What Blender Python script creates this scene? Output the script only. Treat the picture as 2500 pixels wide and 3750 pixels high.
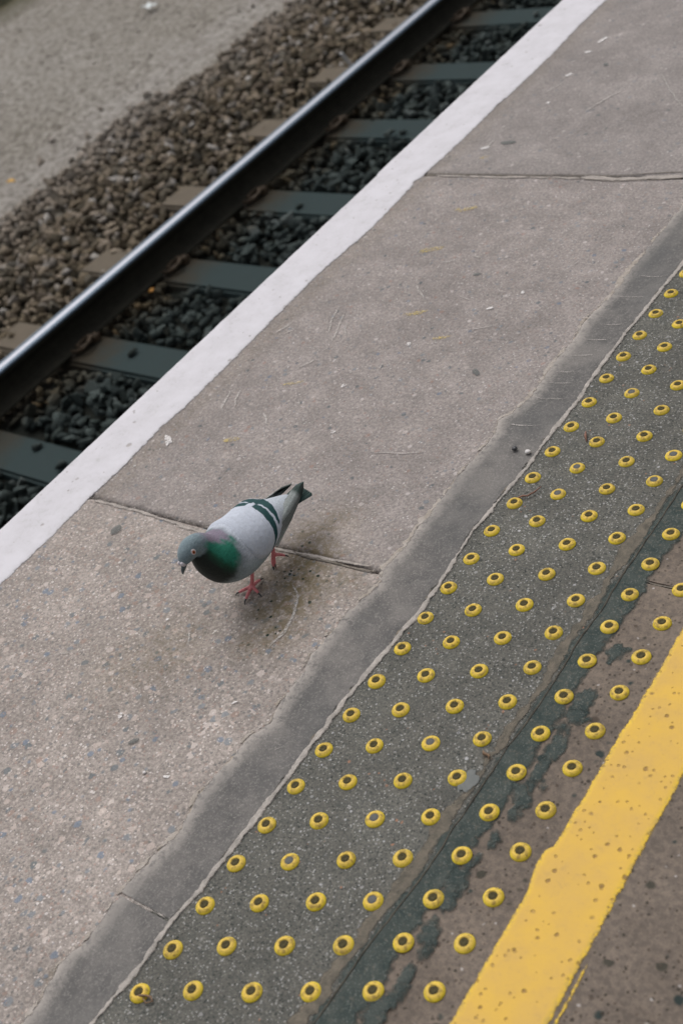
import bpy, bmesh, math, random
import numpy as np
from mathutils import Vector, Matrix, Quaternion

for _o in list(bpy.data.objects):
    bpy.data.objects.remove(_o)
random.seed(7)
rng = np.random.default_rng(7)
scene = bpy.context.scene
COL = scene.collection

# ------------------------------------------------------------------ camera
cam_data = bpy.data.cameras.new('camera')
cam = bpy.data.objects.new('camera', cam_data)
COL.objects.link(cam)
scene.camera = cam
_right = Vector((0.76813832, 0.55981316, -0.31076156))
_down = Vector((0.17596791, -0.65123458, -0.73819294))
_fwd = Vector((-0.6156288, 0.51235022, -0.59874739))
cam.matrix_world = Matrix((
    (_right.x, -_down.x, -_fwd.x, 1.03530534),
    (_right.y, -_down.y, -_fwd.y, -0.26446223),
    (_right.z, -_down.z, -_fwd.z, 1.28329148),
    (0, 0, 0, 1)))
cam_data.sensor_fit = 'VERTICAL'
cam_data.sensor_height = 36.0
cam_data.sensor_width = 24.0
cam_data.lens = 44.02
cam_data.clip_start = 0.05
cam_data.clip_end = 500.0
cam_data.dof.use_dof = True
cam_data.dof.focus_distance = 1.98
cam_data.dof.aperture_fstop = 4.5
cam_data.dof.aperture_blades = 9

# ------------------------------------------------------------------ light
SUN_EL, SUN_AZ = math.radians(58), math.radians(150)   # azimuth of the sun measured from +X towards +Y
world = bpy.data.worlds.new('World')
scene.world = world
world.use_nodes = True
wn = world.node_tree
for n in list(wn.nodes):
    wn.nodes.remove(n)
w_out = wn.nodes.new('ShaderNodeOutputWorld')
w_bg = wn.nodes.new('ShaderNodeBackground')
w_sky = wn.nodes.new('ShaderNodeTexSky')
w_sky.sky_type = 'NISHITA'
w_sky.sun_disc = False
w_sky.sun_elevation = SUN_EL
w_sky.sun_rotation = math.pi / 2 - SUN_AZ
w_sky.air_density = 1.0
w_sky.dust_density = 6.0
w_sky.ozone_density = 1.0
w_hs = wn.nodes.new('ShaderNodeHueSaturation')      # overcast: the cloud takes the blue out of the sky
w_hs.inputs['Saturation'].default_value = 0.22
w_bg.inputs['Strength'].default_value = 0.15
wn.links.new(w_sky.outputs[0], w_hs.inputs['Color'])
wn.links.new(w_hs.outputs[0], w_bg.inputs['Color'])
wn.links.new(w_bg.outputs[0], w_out.inputs['Surface'])

sun_d = bpy.data.lights.new('sun', 'SUN')
sun_d.energy = 1.05
sun_d.angle = math.radians(55)
sun_d.color = (1.0, 0.975, 0.95)
sun = bpy.data.objects.new('sun', sun_d)
COL.objects.link(sun)
_sd = Vector((math.cos(SUN_EL) * math.cos(SUN_AZ), math.cos(SUN_EL) * math.sin(SUN_AZ), math.sin(SUN_EL)))
sun.rotation_euler = _sd.to_track_quat('Z', 'Y').to_euler()
sun.location = (-6, 4, 8)

scene.view_settings.view_transform = 'Standard'
scene.view_settings.look = 'None'
scene.view_settings.exposure = 0.0
scene.view_settings.gamma = 1.0
scene.view_settings.use_curve_mapping = False

# ------------------------------------------------------------------ measured outlines, metres
# x runs across the platform (away from the track), y along it, z up; platform surface z = 0
STUDS = {
    'A': [(0.0007, 0.0006), (0.0008, 0.0652), (-0.0006, 0.1326), (-0.0020, 0.2003), (-0.0000, 0.2657), (-0.0003, 0.3335), (-0.0000, 0.4004), (0.0015, 0.4671), (0.0013, 0.5332), (0.0023, 0.6013), (0.0023, 0.6660), (0.0029, 0.7323), (0.0038, 0.7991), (0.0028, 0.8646), (0.0059, 0.9325), (0.0041, 0.9969), (0.0039, 1.0651), (0.0038, 1.1321), (0.0028, 1.1999), (0.0016, 1.2687), (0.0025, 1.3336), (0.0024, 1.3990), (0.0018, 1.4677), (0.0019, 1.5330)],
    'B': [(0.0639, 0.0351), (0.0651, 0.1007), (0.0666, 0.1672), (0.0669, 0.2333), (0.0659, 0.3009), (0.0664, 0.3684), (0.0666, 0.4337), (0.0661, 0.5014), (0.0663, 0.5687), (0.0678, 0.6364), (0.0652, 0.7034), (0.0646, 0.7709), (0.0645, 0.8372), (0.0636, 0.9045), (0.0654, 0.9708), (0.0655, 1.0366), (0.0663, 1.1049), (0.0654, 1.1692), (0.0649, 1.2381), (0.0645, 1.3056), (0.0629, 1.3726), (0.0591, 1.4428)],
    'C': [(0.1357, 0.0675), (0.1356, 0.1345), (0.1361, 0.2008), (0.1369, 0.2668), (0.1369, 0.3338), (0.1381, 0.3997), (0.1402, 0.4671), (0.1374, 0.5346), (0.1369, 0.6024), (0.1372, 0.6689), (0.1351, 0.7372), (0.1362, 0.8036), (0.1352, 0.8707), (0.1381, 0.9374), (0.1364, 1.0020), (0.1368, 1.0705), (0.1370, 1.1358), (0.1348, 1.2051), (0.1332, 1.2734)],
    'D': [(0.2033, 0.1010), (0.2047, 0.1676), (0.2046, 0.2326), (0.2053, 0.2994), (0.2052, 0.3662), (0.2054, 0.4322), (0.2037, 0.4996), (0.2041, 0.5675), (0.2062, 0.6338), (0.2033, 0.7018), (0.2039, 0.7685), (0.2027, 0.8371), (0.2024, 0.9039), (0.2024, 0.9692), (0.2007, 1.0375), (0.2035, 1.1018)],
    'E': [(0.2733, 0.1350), (0.2717, 0.2021), (0.2739, 0.2666), (0.2742, 0.3329), (0.2738, 0.4013), (0.2752, 0.4685), (0.2740, 0.5352), (0.2735, 0.6020), (0.2736, 0.6693), (0.2740, 0.7360), (0.2736, 0.8016), (0.2747, 0.8664), (0.2763, 0.9328)],
    'F': [(0.3390, 0.1670), (0.3394, 0.2332), (0.3397, 0.2996), (0.3388, 0.3671), (0.3382, 0.4325), (0.3392, 0.5015), (0.3387, 0.5654), (0.3397, 0.6342), (0.3395, 0.7006), (0.3398, 0.7657), (0.3379, 0.8326)],
}
WHITE_IN = [(0.476, -0.84), (0.589, -0.836), (0.696, -0.838), (0.728, -0.839), (0.767, -0.839), (0.843, -0.836), (0.946, -0.843), (1.014, -0.834), (1.134, -0.836), (1.26, -0.838), (1.409, -0.841), (1.514, -0.843), (1.59, -0.836), (1.712, -0.825), (1.879, -0.834), (1.95, -0.833), (2.002, -0.83), (2.142, -0.825), (2.301, -0.827), (2.382, -0.821), (2.585, -0.818), (2.76, -0.826), (2.91, -0.824)]
WHITE_OUT = [(0.6, -0.985), (0.702, -0.988), (0.857, -0.985), (0.998, -0.986), (1.146, -0.988), (1.304, -0.989), (1.5, -0.979), (1.792, -0.982), (1.933, -0.979), (2.067, -0.987), (2.296, -0.975), (2.53, -0.976), (2.755, -0.984), (2.937, -0.981)]
BAND_L = [(-0.07, -0.121), (-0.023, -0.138), (0.024, -0.125), (0.099, -0.131), (0.16, -0.127), (0.205, -0.117), (0.264, -0.135), (0.331, -0.127), (0.376, -0.13), (0.412, -0.112), (0.452, -0.122), (0.51, -0.124), (0.544, -0.132), (0.635, -0.131), (0.667, -0.123), (0.709, -0.117), (0.741, -0.13), (0.799, -0.126), (0.831, -0.129), (0.886, -0.126), (0.988, -0.128), (1.03, -0.126), (1.085, -0.123), (1.119, -0.138), (1.147, -0.123), (1.193, -0.114), (1.29, -0.122), (1.358, -0.118), (1.42, -0.127), (1.523, -0.115), (1.59, -0.12)]
BAND_R = [(-0.053, -0.029), (-0.015, -0.027), (0.025, -0.024), (0.096, -0.03), (0.147, -0.023), (0.186, -0.025), (0.272, -0.023), (0.385, -0.024), (0.505, -0.025), (0.577, -0.022), (0.638, -0.019), (0.668, -0.014), (0.73, -0.017), (0.854, -0.028), (0.919, -0.025), (1.02, -0.021), (1.101, -0.023), (1.199, -0.02), (1.293, -0.026), (1.407, -0.026), (1.52, -0.024), (1.601, -0.021)]
BIT_R = [(0.093, 0.272), (0.128, 0.272), (0.178, 0.27), (0.246, 0.27), (0.313, 0.272), (0.373, 0.278), (0.446, 0.281), (0.644, 0.277), (0.711, 0.277), (0.818, 0.281), (0.883, 0.281), (0.942, 0.285)]
BIT_L = [(0.128, 0.23), (0.179, 0.233), (0.234, 0.235), (0.283, 0.242), (0.347, 0.241), (0.409, 0.243), (0.496, 0.242), (0.567, 0.245), (0.625, 0.247), (0.699, 0.242), (0.749, 0.247), (0.839, 0.243), (0.896, 0.244)]
YEL_L = [(0.146, 0.374), (0.192, 0.375), (0.247, 0.371), (0.297, 0.372), (0.347, 0.371), (0.385, 0.374), (0.407, 0.371), (0.481, 0.368), (0.527, 0.369), (0.606, 0.37), (0.684, 0.367), (0.76, 0.373)]
YEL_R = [(0.194, 0.475), (0.238, 0.475), (0.29, 0.47), (0.331, 0.474), (0.377, 0.473), (0.439, 0.471), (0.483, 0.473), (0.55, 0.467)]

# ------------------------------------------------------------------ helpers
def hash2(ix, iy, seed):
    h = np.sin(ix * 127.1 + iy * 311.7 + seed * 74.7) * 43758.5453
    return h - np.floor(h)

def vnoise(x, y, seed=0):
    x = np.asarray(x, float); y = np.asarray(y, float)
    ix, iy = np.floor(x), np.floor(y)
    fx, fy = x - ix, y - iy
    fx = fx * fx * (3 - 2 * fx); fy = fy * fy * (3 - 2 * fy)
    a, b = hash2(ix, iy, seed), hash2(ix + 1, iy, seed)
    c, d = hash2(ix, iy + 1, seed), hash2(ix + 1, iy + 1, seed)
    return (a * (1 - fx) + b * fx) * (1 - fy) + (c * (1 - fx) + d * fx) * fy

def fbm(x, y, seed=0, octs=4):
    t, amp, tot = 0.0, 1.0, 0.0
    for k in range(octs):
        t = t + amp * (vnoise(np.asarray(x) * 2 ** k, np.asarray(y) * 2 ** k, seed + 13 * k) - 0.5)
        tot += amp; amp *= 0.5
    return t / tot * 2

def mesh_obj(name, verts, faces, mat, parent=None, smooth=False, attrs=None, colors=None):
    me = bpy.data.meshes.new(name)
    if isinstance(faces, np.ndarray):
        nf, k = faces.shape
        me.vertices.add(len(verts)); me.vertices.foreach_set('co', np.asarray(verts, np.float32).ravel())
        me.loops.add(nf * k); me.loops.foreach_set('vertex_index', faces.astype(np.int32).ravel())
        me.polygons.add(nf); me.polygons.foreach_set('loop_start', (np.arange(nf) * k).astype(np.int32))
        me.update(calc_edges=True)
    else:
        me.from_pydata([tuple(map(float, v)) for v in verts], [], [tuple(map(int, f)) for f in faces])
    me.validate()
    if smooth:
        me.polygons.foreach_set('use_smooth', np.ones(len(me.polygons), bool))
    if attrs:
        for k_, v_ in attrs.items():
            a = me.attributes.new(k_, 'FLOAT', 'POINT'); a.data.foreach_set('value', np.asarray(v_, np.float32).ravel())
    if colors is not None:
        c4 = np.ones((len(verts), 4), np.float32); c4[:, :3] = colors
        a = me.attributes.new('Col', 'FLOAT_COLOR', 'POINT'); a.data.foreach_set('color', c4.ravel())
    for m in (mat if isinstance(mat, (list, tuple)) else [mat]):
        me.materials.append(m)
    o = bpy.data.objects.new(name, me)
    COL.objects.link(o)
    if parent is not None:
        o.parent = parent
    return o

def empty(name, loc=(0, 0, 0)):
    o = bpy.data.objects.new(name, None); COL.objects.link(o)
    o.location = loc; o.empty_display_size = 0.05
    return o

def tag(o, label=None, cat=None, group=None, kind=None):
    if label: o['label'] = label
    if cat: o['category'] = cat
    if group: o['group'] = group
    if kind: o['kind'] = kind
    return o

def fix_normals(o):
    bm = bmesh.new(); bm.from_mesh(o.data)
    bmesh.ops.recalc_face_normals(bm, faces=bm.faces[:])
    bm.to_mesh(o.data); bm.free()

def bm_obj(name, bm, mat, parent=None, smooth=False):
    me = bpy.data.meshes.new(name); bm.to_mesh(me); bm.free()
    if smooth:
        me.polygons.foreach_set('use_smooth', np.ones(len(me.polygons), bool))
    for m in (mat if isinstance(mat, (list, tuple)) else [mat]):
        me.materials.append(m)
    o = bpy.data.objects.new(name, me); COL.objects.link(o)
    if parent is not None: o.parent = parent
    return o

def interp(tab, y):
    t = np.array(tab)
    return np.interp(y, t[:, 0], t[:, 1])

def sheet(name, left, right, y0, y1, z, mat, parent, dy=0.004, nx=14, thick=0.003, rough=0.003, seed=1, lump=0.0,
          freq=45.0, endtaper=0.0):
    """A thin layer (paint, mortar, bitumen) with uneven outline and real thickness."""
    thick = z * .75
    ys = np.arange(y0, y1 + dy * .5, dy)
    L = (left(ys) if callable(left) else interp(left, ys)) + rough * (fbm(ys * freq, ys * 0 + 3.1, seed, 4) + .35 * fbm(ys * freq * 6, ys * 0, seed + 5, 2))
    Rr = (right(ys) if callable(right) else interp(right, ys)) + rough * (fbm(ys * freq, ys * 0 + 9.7, seed + 2, 4) + .35 * fbm(ys * freq * 6, ys * 0, seed + 7, 2))
    if endtaper > 0:
        e = np.clip(np.minimum(ys - y0, y1 - ys) / endtaper, 0.02, 1) ** .5
        mid = (L + Rr) / 2; L = mid + (L - mid) * e; Rr = mid + (Rr - mid) * e
    us = np.concatenate([[0, 0], np.linspace(0.0, 1.0, nx + 1)[1:-1] , [1, 1]])
    w = np.minimum(0.009, (Rr - L) * .3)
    X = L[:, None] + (Rr - L)[:, None] * us[None, :]
    ia, ib = L + w * .55, Rr - w * .55
    X[:, 1:-1] = ia[:, None] + (ib - ia)[:, None] * np.linspace(0, 1, X.shape[1] - 2)[None, :]
    Z = np.full_like(X, z) + lump * fbm(X * 30, np.broadcast_to(ys[:, None], X.shape) * 30, seed + 9, 3)
    Z[:, 0] = z - thick; Z[:, -1] = z - thick
    Y = np.broadcast_to(ys[:, None], X.shape)
    V = np.stack([X, Y, Z], -1).reshape(-1, 3)
    ny, mx = X.shape
    i = np.arange(ny - 1)[:, None] * mx + np.arange(mx - 1)[None, :]
    F = np.stack([i, i + 1, i + mx + 1, i + mx], -1).reshape(-1, 4)
    d = np.minimum(X - L[:, None], Rr[:, None] - X)
    side = (X - L[:, None]) / np.maximum(Rr - L, 1e-5)[:, None]
    return mesh_obj(name, V, F, mat, parent, True, attrs={'edge': np.clip(d, 0, 1), 'side': side})

def box_bm(bm, x0, x1, y0, y1, z0, z1, bev=0.0):
    g = bmesh.ops.create_cube(bm, size=1.0)
    for v in g['verts']:
        v.co = Vector(((x0 + x1) / 2 + v.co.x * (x1 - x0), (y0 + y1) / 2 + v.co.y * (y1 - y0), (z0 + z1) / 2 + v.co.z * (z1 - z0)))
    if bev > 0:
        es = list({e for v in g['verts'] for e in v.link_edges})
        bmesh.ops.bevel(bm, geom=es, offset=bev, segments=2, affect='EDGES')

def tube(pts, radii, seg=8, caps=True):
    pts = [Vector(p) for p in pts]
    V, F = [], []
    n = len(pts)
    up = Vector((0.13, 0.2, 1)).normalized()
    for k, p in enumerate(pts):
        t = (pts[min(k + 1, n - 1)] - pts[max(k - 1, 0)]).normalized()
        a = t.cross(up)
        if a.length < 1e-3: a = t.cross(Vector((1, 0, 0)))
        a.normalize(); b = t.cross(a)
        r = radii[k] if hasattr(radii, '__len__') else radii
        for j in range(seg):
            th = 2 * math.pi * j / seg
            V.append(p + a * math.cos(th) * r + b * math.sin(th) * r)
    for k in range(n - 1):
        for j in range(seg):
            F.append((k * seg + j, k * seg + (j + 1) % seg, (k + 1) * seg + (j + 1) % seg, (k + 1) * seg + j))
    if caps:
        F.append(tuple(range(seg))[::-1]); F.append(tuple((n - 1) * seg + j for j in range(seg)))
    return V, F

# ------------------------------------------------------------------ materials
class NT:
    def __init__(s, name, rough=0.85, metallic=0.0, spec=0.3):
        s.m = bpy.data.materials.new(name); s.m.use_nodes = True
        s.t = s.m.node_tree; s.n = s.t.nodes; s.l = s.t.links
        s.b = s.n['Principled BSDF']; s.out = s.n['Material Output']
        s.b.inputs['Roughness'].default_value = rough
        s.b.inputs['Metallic'].default_value = metallic
        s.b.inputs['Specular IOR Level'].default_value = spec
    def put(s, sock, v):
        if hasattr(v, 'is_output') or isinstance(v, bpy.types.NodeSocket): s.l.new(v, sock)
        else:
            if isinstance(v, (tuple, list)) and len(v) == 3 and sock.type == 'RGBA': v = (*v, 1)
            sock.default_value = v
    def node(s, typ, **kw):
        nd = s.n.new(typ)
        for k, v in kw.items(): setattr(nd, k, v)
        return nd
    def coord(s, which='Object'):
        return s.node('ShaderNodeTexCoord').outputs[which]
    def pos(s):
        return s.node('ShaderNodeNewGeometry').outputs['Position']
    def noise(s, vec, scale, detail=4, rough=.55, dist=0.0):
        n = s.node('ShaderNodeTexNoise'); s.put(n.inputs['Vector'], vec)
        n.inputs['Scale'].default_value = scale; n.inputs['Detail'].default_value = detail
        n.inputs['Roughness'].default_value = rough; n.inputs['Distortion'].default_value = dist
        return n
    def vor(s, vec, scale, feature='F1', rnd=1.0, metric='EUCLIDEAN'):
        n = s.node('ShaderNodeTexVoronoi', feature=feature, distance=metric); s.put(n.inputs['Vector'], vec)
        n.inputs['Scale'].default_value = scale; n.inputs['Randomness'].default_value = rnd
        return n
    def math(s, op, a, b=0.0, c=0.0, clamp=False):
        n = s.node('ShaderNodeMath', operation=op, use_clamp=clamp)
        s.put(n.inputs[0], a); s.put(n.inputs[1], b); s.put(n.inputs[2], c)
        return n.outputs[0]
    def mix(s, fac, a, b, blend='MIX'):
        n = s.node('ShaderNodeMix', data_type='RGBA', blend_type=blend)
        s.put(n.inputs[0], fac); s.put(n.inputs[6], a); s.put(n.inputs[7], b)
        return n.outputs[2]
    def rng(s, v, a, b, c=0.0, d=1.0):
        n = s.node('ShaderNodeMapRange'); s.put(n.inputs[0], v)
        for i, q in enumerate((a, b, c, d)): n.inputs[i + 1].default_value = q
        return n.outputs[0]
    def ramp(s, fac, stops, interp='LINEAR'):
        n = s.node('ShaderNodeValToRGB'); s.put(n.inputs[0], fac)
        e = n.color_ramp.elements; n.color_ramp.interpolation = interp
        while len(e) < len(stops): e.new(0.5)
        for i, (p, c) in enumerate(stops): e[i].position = p; e[i].color = (*c, 1)
        return n.outputs[0]
    def sep(s, v):
        n = s.node('ShaderNodeSeparateXYZ'); s.put(n.inputs[0], v); return n.outputs
    def attr(s, name, typ='GEOMETRY'):
        return s.node('ShaderNodeAttribute', attribute_name=name, attribute_type=typ)
    def warp(s, vec, scale, amt):
        n = s.noise(vec, scale, 2)
        v = s.node('ShaderNodeVectorMath', operation='MULTIPLY_ADD')
        s.put(v.inputs[0], n.outputs['Color']); v.inputs[1].default_value = (amt,) * 3; s.put(v.inputs[2], vec)
        return v.outputs[0]
    def bump(s, h, dist, strength=1.0, prev=None):
        n = s.node('ShaderNodeBump'); s.put(n.inputs['Height'], h)
        n.inputs['Distance'].default_value = dist; n.inputs['Strength'].default_value = strength
        if prev is not None: s.put(n.inputs['Normal'], prev)
        return n.outputs[0]
    def erode(s, w=.003, amp=.008, scale=170, soft=.0012):
        co = s.coord(); a = s.attr('edge').outputs['Fac']
        n = s.noise(co, scale, 4, .75); m = s.noise(co, scale * .3, 3, .6)
        e = s.math('ADD', a, s.math('MULTIPLY_ADD', n.outputs['Fac'], amp, s.math('MULTIPLY_ADD', m.outputs['Fac'], amp, -amp)))
        s.put(s.b.inputs['Alpha'], s.rng(e, w - soft, w + soft))
    def done(s, col, normal=None, rough=None):
        s.put(s.b.inputs['Base Color'], col)
        if normal is not None: s.put(s.b.inputs['Normal'], normal)
        if rough is not None: s.put(s.b.inputs['Roughness'], rough)
        return s.m

def aggregate(name, c_a, c_b, layers, grain=(0.82, 1.16), big=(0.9, 1.08), bumpd=0.0012, stain=True, rough=.88, spec=.12, pits=0.0, mottle=170):
    """Exposed-aggregate ground: binder + chips of several sizes."""
    s = NT(name, rough, spec=spec)
    co = s.coord()
    n1 = s.noise(co, 3.3, 5, .6); n2 = s.noise(co, 420, 3, .6); n3 = s.noise(co, mottle, 3, .65); n4 = s.noise(co, 30, 4, .6)
    mf = s.math('MULTIPLY_ADD', n4.outputs['Fac'], .35, s.math('MULTIPLY_ADD', n3.outputs['Fac'], 1.0, -.175))
    col = s.mix(s.rng(mf, .38, .62), c_a, c_b)
    h = s.math('MULTIPLY', n2.outputs['Fac'], .5)
    wc = s.warp(co, 160, .0035)
    for (scale, rad, dens, stops, strength) in layers:
        v = s.vor(wc, scale)
        rgb = s.sep(v.outputs['Color'])
        size = s.math('MULTIPLY_ADD', rgb[2], rad * .8, rad * .5)
        m = s.math('SUBTRACT', size, v.outputs['Distance'])
        m = s.rng(m, -.06, .10)
        pick = s.math('LESS_THAN', rgb[0], dens)
        m = s.math('MULTIPLY', s.math('MULTIPLY', m, pick), strength)
        cc = s.ramp(rgb[1], stops, 'CONSTANT')
        col = s.mix(m, col, cc)
        h = s.math('MULTIPLY_ADD', m, .35, h)
    g = s.node('ShaderNodeCombineColor')
    gv = s.rng(n2.outputs['Fac'], .25, .75, *grain); bv = s.rng(n1.outputs['Fac'], .3, .7, *big)
    nb = s.noise(co, 9.5, 4, .6, .8); k = s.math('MULTIPLY', s.math('MULTIPLY', gv, bv), s.rng(nb.outputs['Fac'], .34, .66, .88, 1.10))
    for i in range(3): s.put(g.inputs[i], k)
    col = s.mix(1.0, col, g.outputs[0], 'MULTIPLY')
    if pits:
        pv = s.vor(co, 150); pc = s.sep(pv.outputs['Color'])
        pm = s.math('MULTIPLY', s.rng(s.math('SUBTRACT', .22, pv.outputs['Distance']), 0, .05), s.math('LESS_THAN', pc[0], pits))
        col = s.mix(pm, col, (.06, .05, .04)); h = s.math('MULTIPLY_ADD', pm, -1.2, h)
    if stain:
        st = s.attr('stain').outputs['Fac']
        stn = s.math('MULTIPLY', st, s.rng(s.noise(co, 70, 5, .65).outputs['Fac'], .40, .54, .2, 1))
        col = s.mix(stn, col, s.mix(.16, (.125, .094, .042), col))
        sp = s.vor(wc, 92); spc = s.sep(sp.outputs['Color'])
        sm = s.math('MULTIPLY', s.rng(s.math('SUBTRACT', .3, sp.outputs['Distance']), 0, .06), s.math('LESS_THAN', spc[0], .28))
        col = s.mix(s.math('MULTIPLY', sm, s.rng(st, .3, .7)), col, (.022, .034, .026))
        pa = s.attr('pale').outputs['Fac']
        col = s.mix(s.math('MULTIPLY', pa, s.rng(s.noise(co, 120, 4, .7).outputs['Fac'], .42, .62)), col, (.42, .37, .34))
    return s.done(col, s.bump(h, bumpd))

LB = (.29, .245, .225); 
slab_stops = [(0, (.20, .215, .235)), (.3, (.40, .35, .32)), (.5, (.29, .20, .165)), (.62, (.12, .14, .15)), (.78, (.42, .37, .34)), (.9, (.20, .225, .26))]
M_slab_near = aggregate('aggregate_concrete_pinkish', (.330, .290, .264), (.205, .180, .164), [
    (78, .46, .48, [(0, (.18, .195, .21)), (.18, (.42, .355, .32)), (.48, (.27, .20, .17)), (.62, (.13, .145, .155)), (.74, (.46, .40, .37)), (.88, (.15, .18, .225))], .8),
    (190, .46, .5, [(0, (.47, .41, .375)), (.35, (.15, .145, .14)), (.6, (.30, .22, .19)), (.85, (.55, .50, .48))], .8)],
    big=(.9, 1.1), bumpd=.0018, mottle=165)
M_slab_mid = aggregate('aggregate_concrete_grey', (.284, .251, .236), (.184, .165, .156), [
    (88, .36, .34, [(0, (.16, .175, .19)), (.3, (.35, .31, .29)), (.5, (.25, .17, .145)), (.66, (.085, .10, .11)), (.8, (.42, .38, .365)), (.93, (.13, .155, .20))], .75),
    (220, .42, .4, [(0, (.37, .33, .32)), (.4, (.12, .115, .115)), (.6, (.25, .18, .15)), (.86, (.52, .49, .48))], .7)],
    big=(.9, 1.08), bumpd=.0012, mottle=175)
M_slab_far = aggregate('aggregate_concrete_worn', (.262, .234, .222), (.184, .167, .159), [
    (75, .33, .32, [(0, (.16, .17, .185)), (.4, (.33, .29, .275)), (.6, (.10, .115, .12)), (.85, (.40, .365, .35))], .65),
    (200, .40, .35, [(0, (.33, .30, .29)), (.45, (.13, .125, .12)), (.86, (.48, .45, .44))], .6)],
    big=(.88, 1.06), bumpd=.001, mottle=150)
M_tarmac = aggregate('fine_tarmac', (.128, .122, .108), (.072, .074, .068), [
    (150, .36, .35, [(0, (.19, .185, .17)), (.3, (.04, .044, .042)), (.55, (.26, .255, .25)), (.82, (.38, .375, .38)), (.95, (.28, .15, .10))], .85),
    (330, .45, .45, [(0, (.18, .175, .155)), (.4, (.035, .038, .036)), (.68, (.33, .325, .31))], .8)],
    bumpd=.0016, big=(.88, 1.12), stain=False, mottle=260)
M_brown = aggregate('brown_concrete', (.165, .133, .108), (.115, .095, .08), [
    (58, .32, .24, [(0, (.020, .034, .034)), (.55, (.045, .043, .034)), (.8, (.07, .055, .045))], .9),
    (150, .38, .36, [(0, (.04, .034, .027)), (.55, (.075, .058, .046)), (.93, (.34, .31, .29))], .85)],
    bumpd=.001, big=(.86, 1.12), stain=False, mottle=120)
M_gutter = aggregate('platform_wall_concrete', (.16, .15, .14), (.13, .12, .11), [(90, .3, .4, [(0, (.12, .12, .12)), (.6, (.2, .18, .17))], .6)], stain=False)

def mat_band():
    s = NT('smooth_grey_mortar', .82, spec=.12); s.erode(.0018, .008, 140)
    co = s.coord(); a = s.attr('edge').outputs['Fac']; sd = s.attr('side').outputs['Fac']
    n = s.noise(co, 28, 5, .65); f = s.noise(co, 300, 3, .7); b = s.noise(co, 7, 4, .6)
    col = s.mix(s.rng(n.outputs['Fac'], .3, .7), (.088, .085, .083), (.128, .121, .116))
    col = s.mix(s.math('MULTIPLY', s.rng(b.outputs['Fac'], .44, .62), .75), col, (.175, .162, .152))
    gr = s.noise(co, 150, 4, .75); col = s.mix(s.rng(gr.outputs['Fac'], .52, .68, 0, .45), col, (.215, .198, .185))
    col = s.mix(s.rng(f.outputs['Fac'], .5, .75, 0, .6), col, (.25, .235, .22))
    col = s.mix(s.rng(s.noise(co, 480, 3, .7).outputs['Fac'], .52, .7, 0, .5), col, (.065, .063, .06))
    e = s.math('ADD', a, s.math('MULTIPLY_ADD', n.outputs['Fac'], .016, -.008))
    fringe = s.math('MULTIPLY', s.math('MULTIPLY', s.rng(e, .001, .030, 1, 0), s.rng(sd, .4, .6, 1, 0)), s.rng(s.noise(co, 75, 5, .75).outputs['Fac'], .36, .52, .2, 1))
    col = s.mix(fringe, col, (.33, .30, .275))
    col = s.mix(s.math('MULTIPLY', s.rng(e, 0, .003, .6, 0), s.rng(s.noise(co, 60, 2).outputs['Fac'], .45, .6)), col, (.33, .25, .14))
    # pale drag marks across the trowelled band
    mp = s.node('ShaderNodeMapping'); s.put(mp.inputs['Vector'], co); mp.inputs['Scale'].default_value = (6, 110, 1); mp.inputs['Rotation'].default_value = (0, 0, .08)
    sc = s.noise(mp.outputs[0], 1.0, 3, .6)
    col = s.mix(s.math('MULTIPLY', s.rng(sc.outputs['Fac'], .64, .76, 0, .5), s.rng(b.outputs['Fac'], .5, .62)), col, (.34, .315, .295))
    dk = s.rng(s.noise(co, 4.1, 3, .5).outputs['Fac'], .46, .66, 0, .45)
    col = s.mix(dk, col, (.092, .093, .093))
    h = s.math('ADD', s.math('MULTIPLY', f.outputs['Fac'], .4), n.outputs['Fac'])
    return s.done(col, s.bump(h, .0011))
M_band = mat_band()

def mat_mortar(name, c1, c2, er=None):
    s = NT(name, .9); co = s.coord()
    if er: s.erode(*er)
    n = s.noise(co, 60, 5, .7); f = s.noise(co, 350, 2, .7)
    col = s.mix(s.rng(n.outputs['Fac'], .35, .65), c1, c2)
    return s.done(col, s.bump(s.math('ADD', n.outputs['Fac'], f.outputs['Fac']), .0018))
M_joint = mat_mortar('pale_joint_mortar', (.38, .345, .315), (.24, .22, .20), (.0012, .0065, 160))
M_joint2 = mat_mortar('warm_joint_mortar', (.36, .32, .29), (.25, .225, .205), (.0012, .006, 150))
M_fringe = mat_mortar('pale_laitance_edge', (.36, .325, .295), (.25, .215, .18), (.0035, .017, 110))
M_crack = mat_mortar('crack_fill_dark', (.035, .03, .024), (.08, .07, .055))

def mat_bitumen():
    s = NT('bitumen_sealant', .75, spec=.14); co = s.coord(); s.erode(.0035, .016, 130, .0035)
    n = s.noise(co, 40, 5, .6); f = s.noise(co, 380, 2, .7)
    col = s.mix(s.rng(n.outputs['Fac'], .35, .7), (.026, .038, .036), (.055, .064, .058))
    col = s.mix(s.rng(f.outputs['Fac'], .56, .72, 0, .7), col, (.17, .175, .16))
    b = s.noise(co, 150, 4, .7); col = s.mix(s.rng(b.outputs['Fac'], .54, .7, 0, .7), col, (.11, .10, .082))
    return s.done(col, s.bump(s.math('ADD', n.outputs['Fac'], s.math('MULTIPLY', f.outputs['Fac'], .5)), .0016))
M_bit = mat_bitumen()

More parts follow.
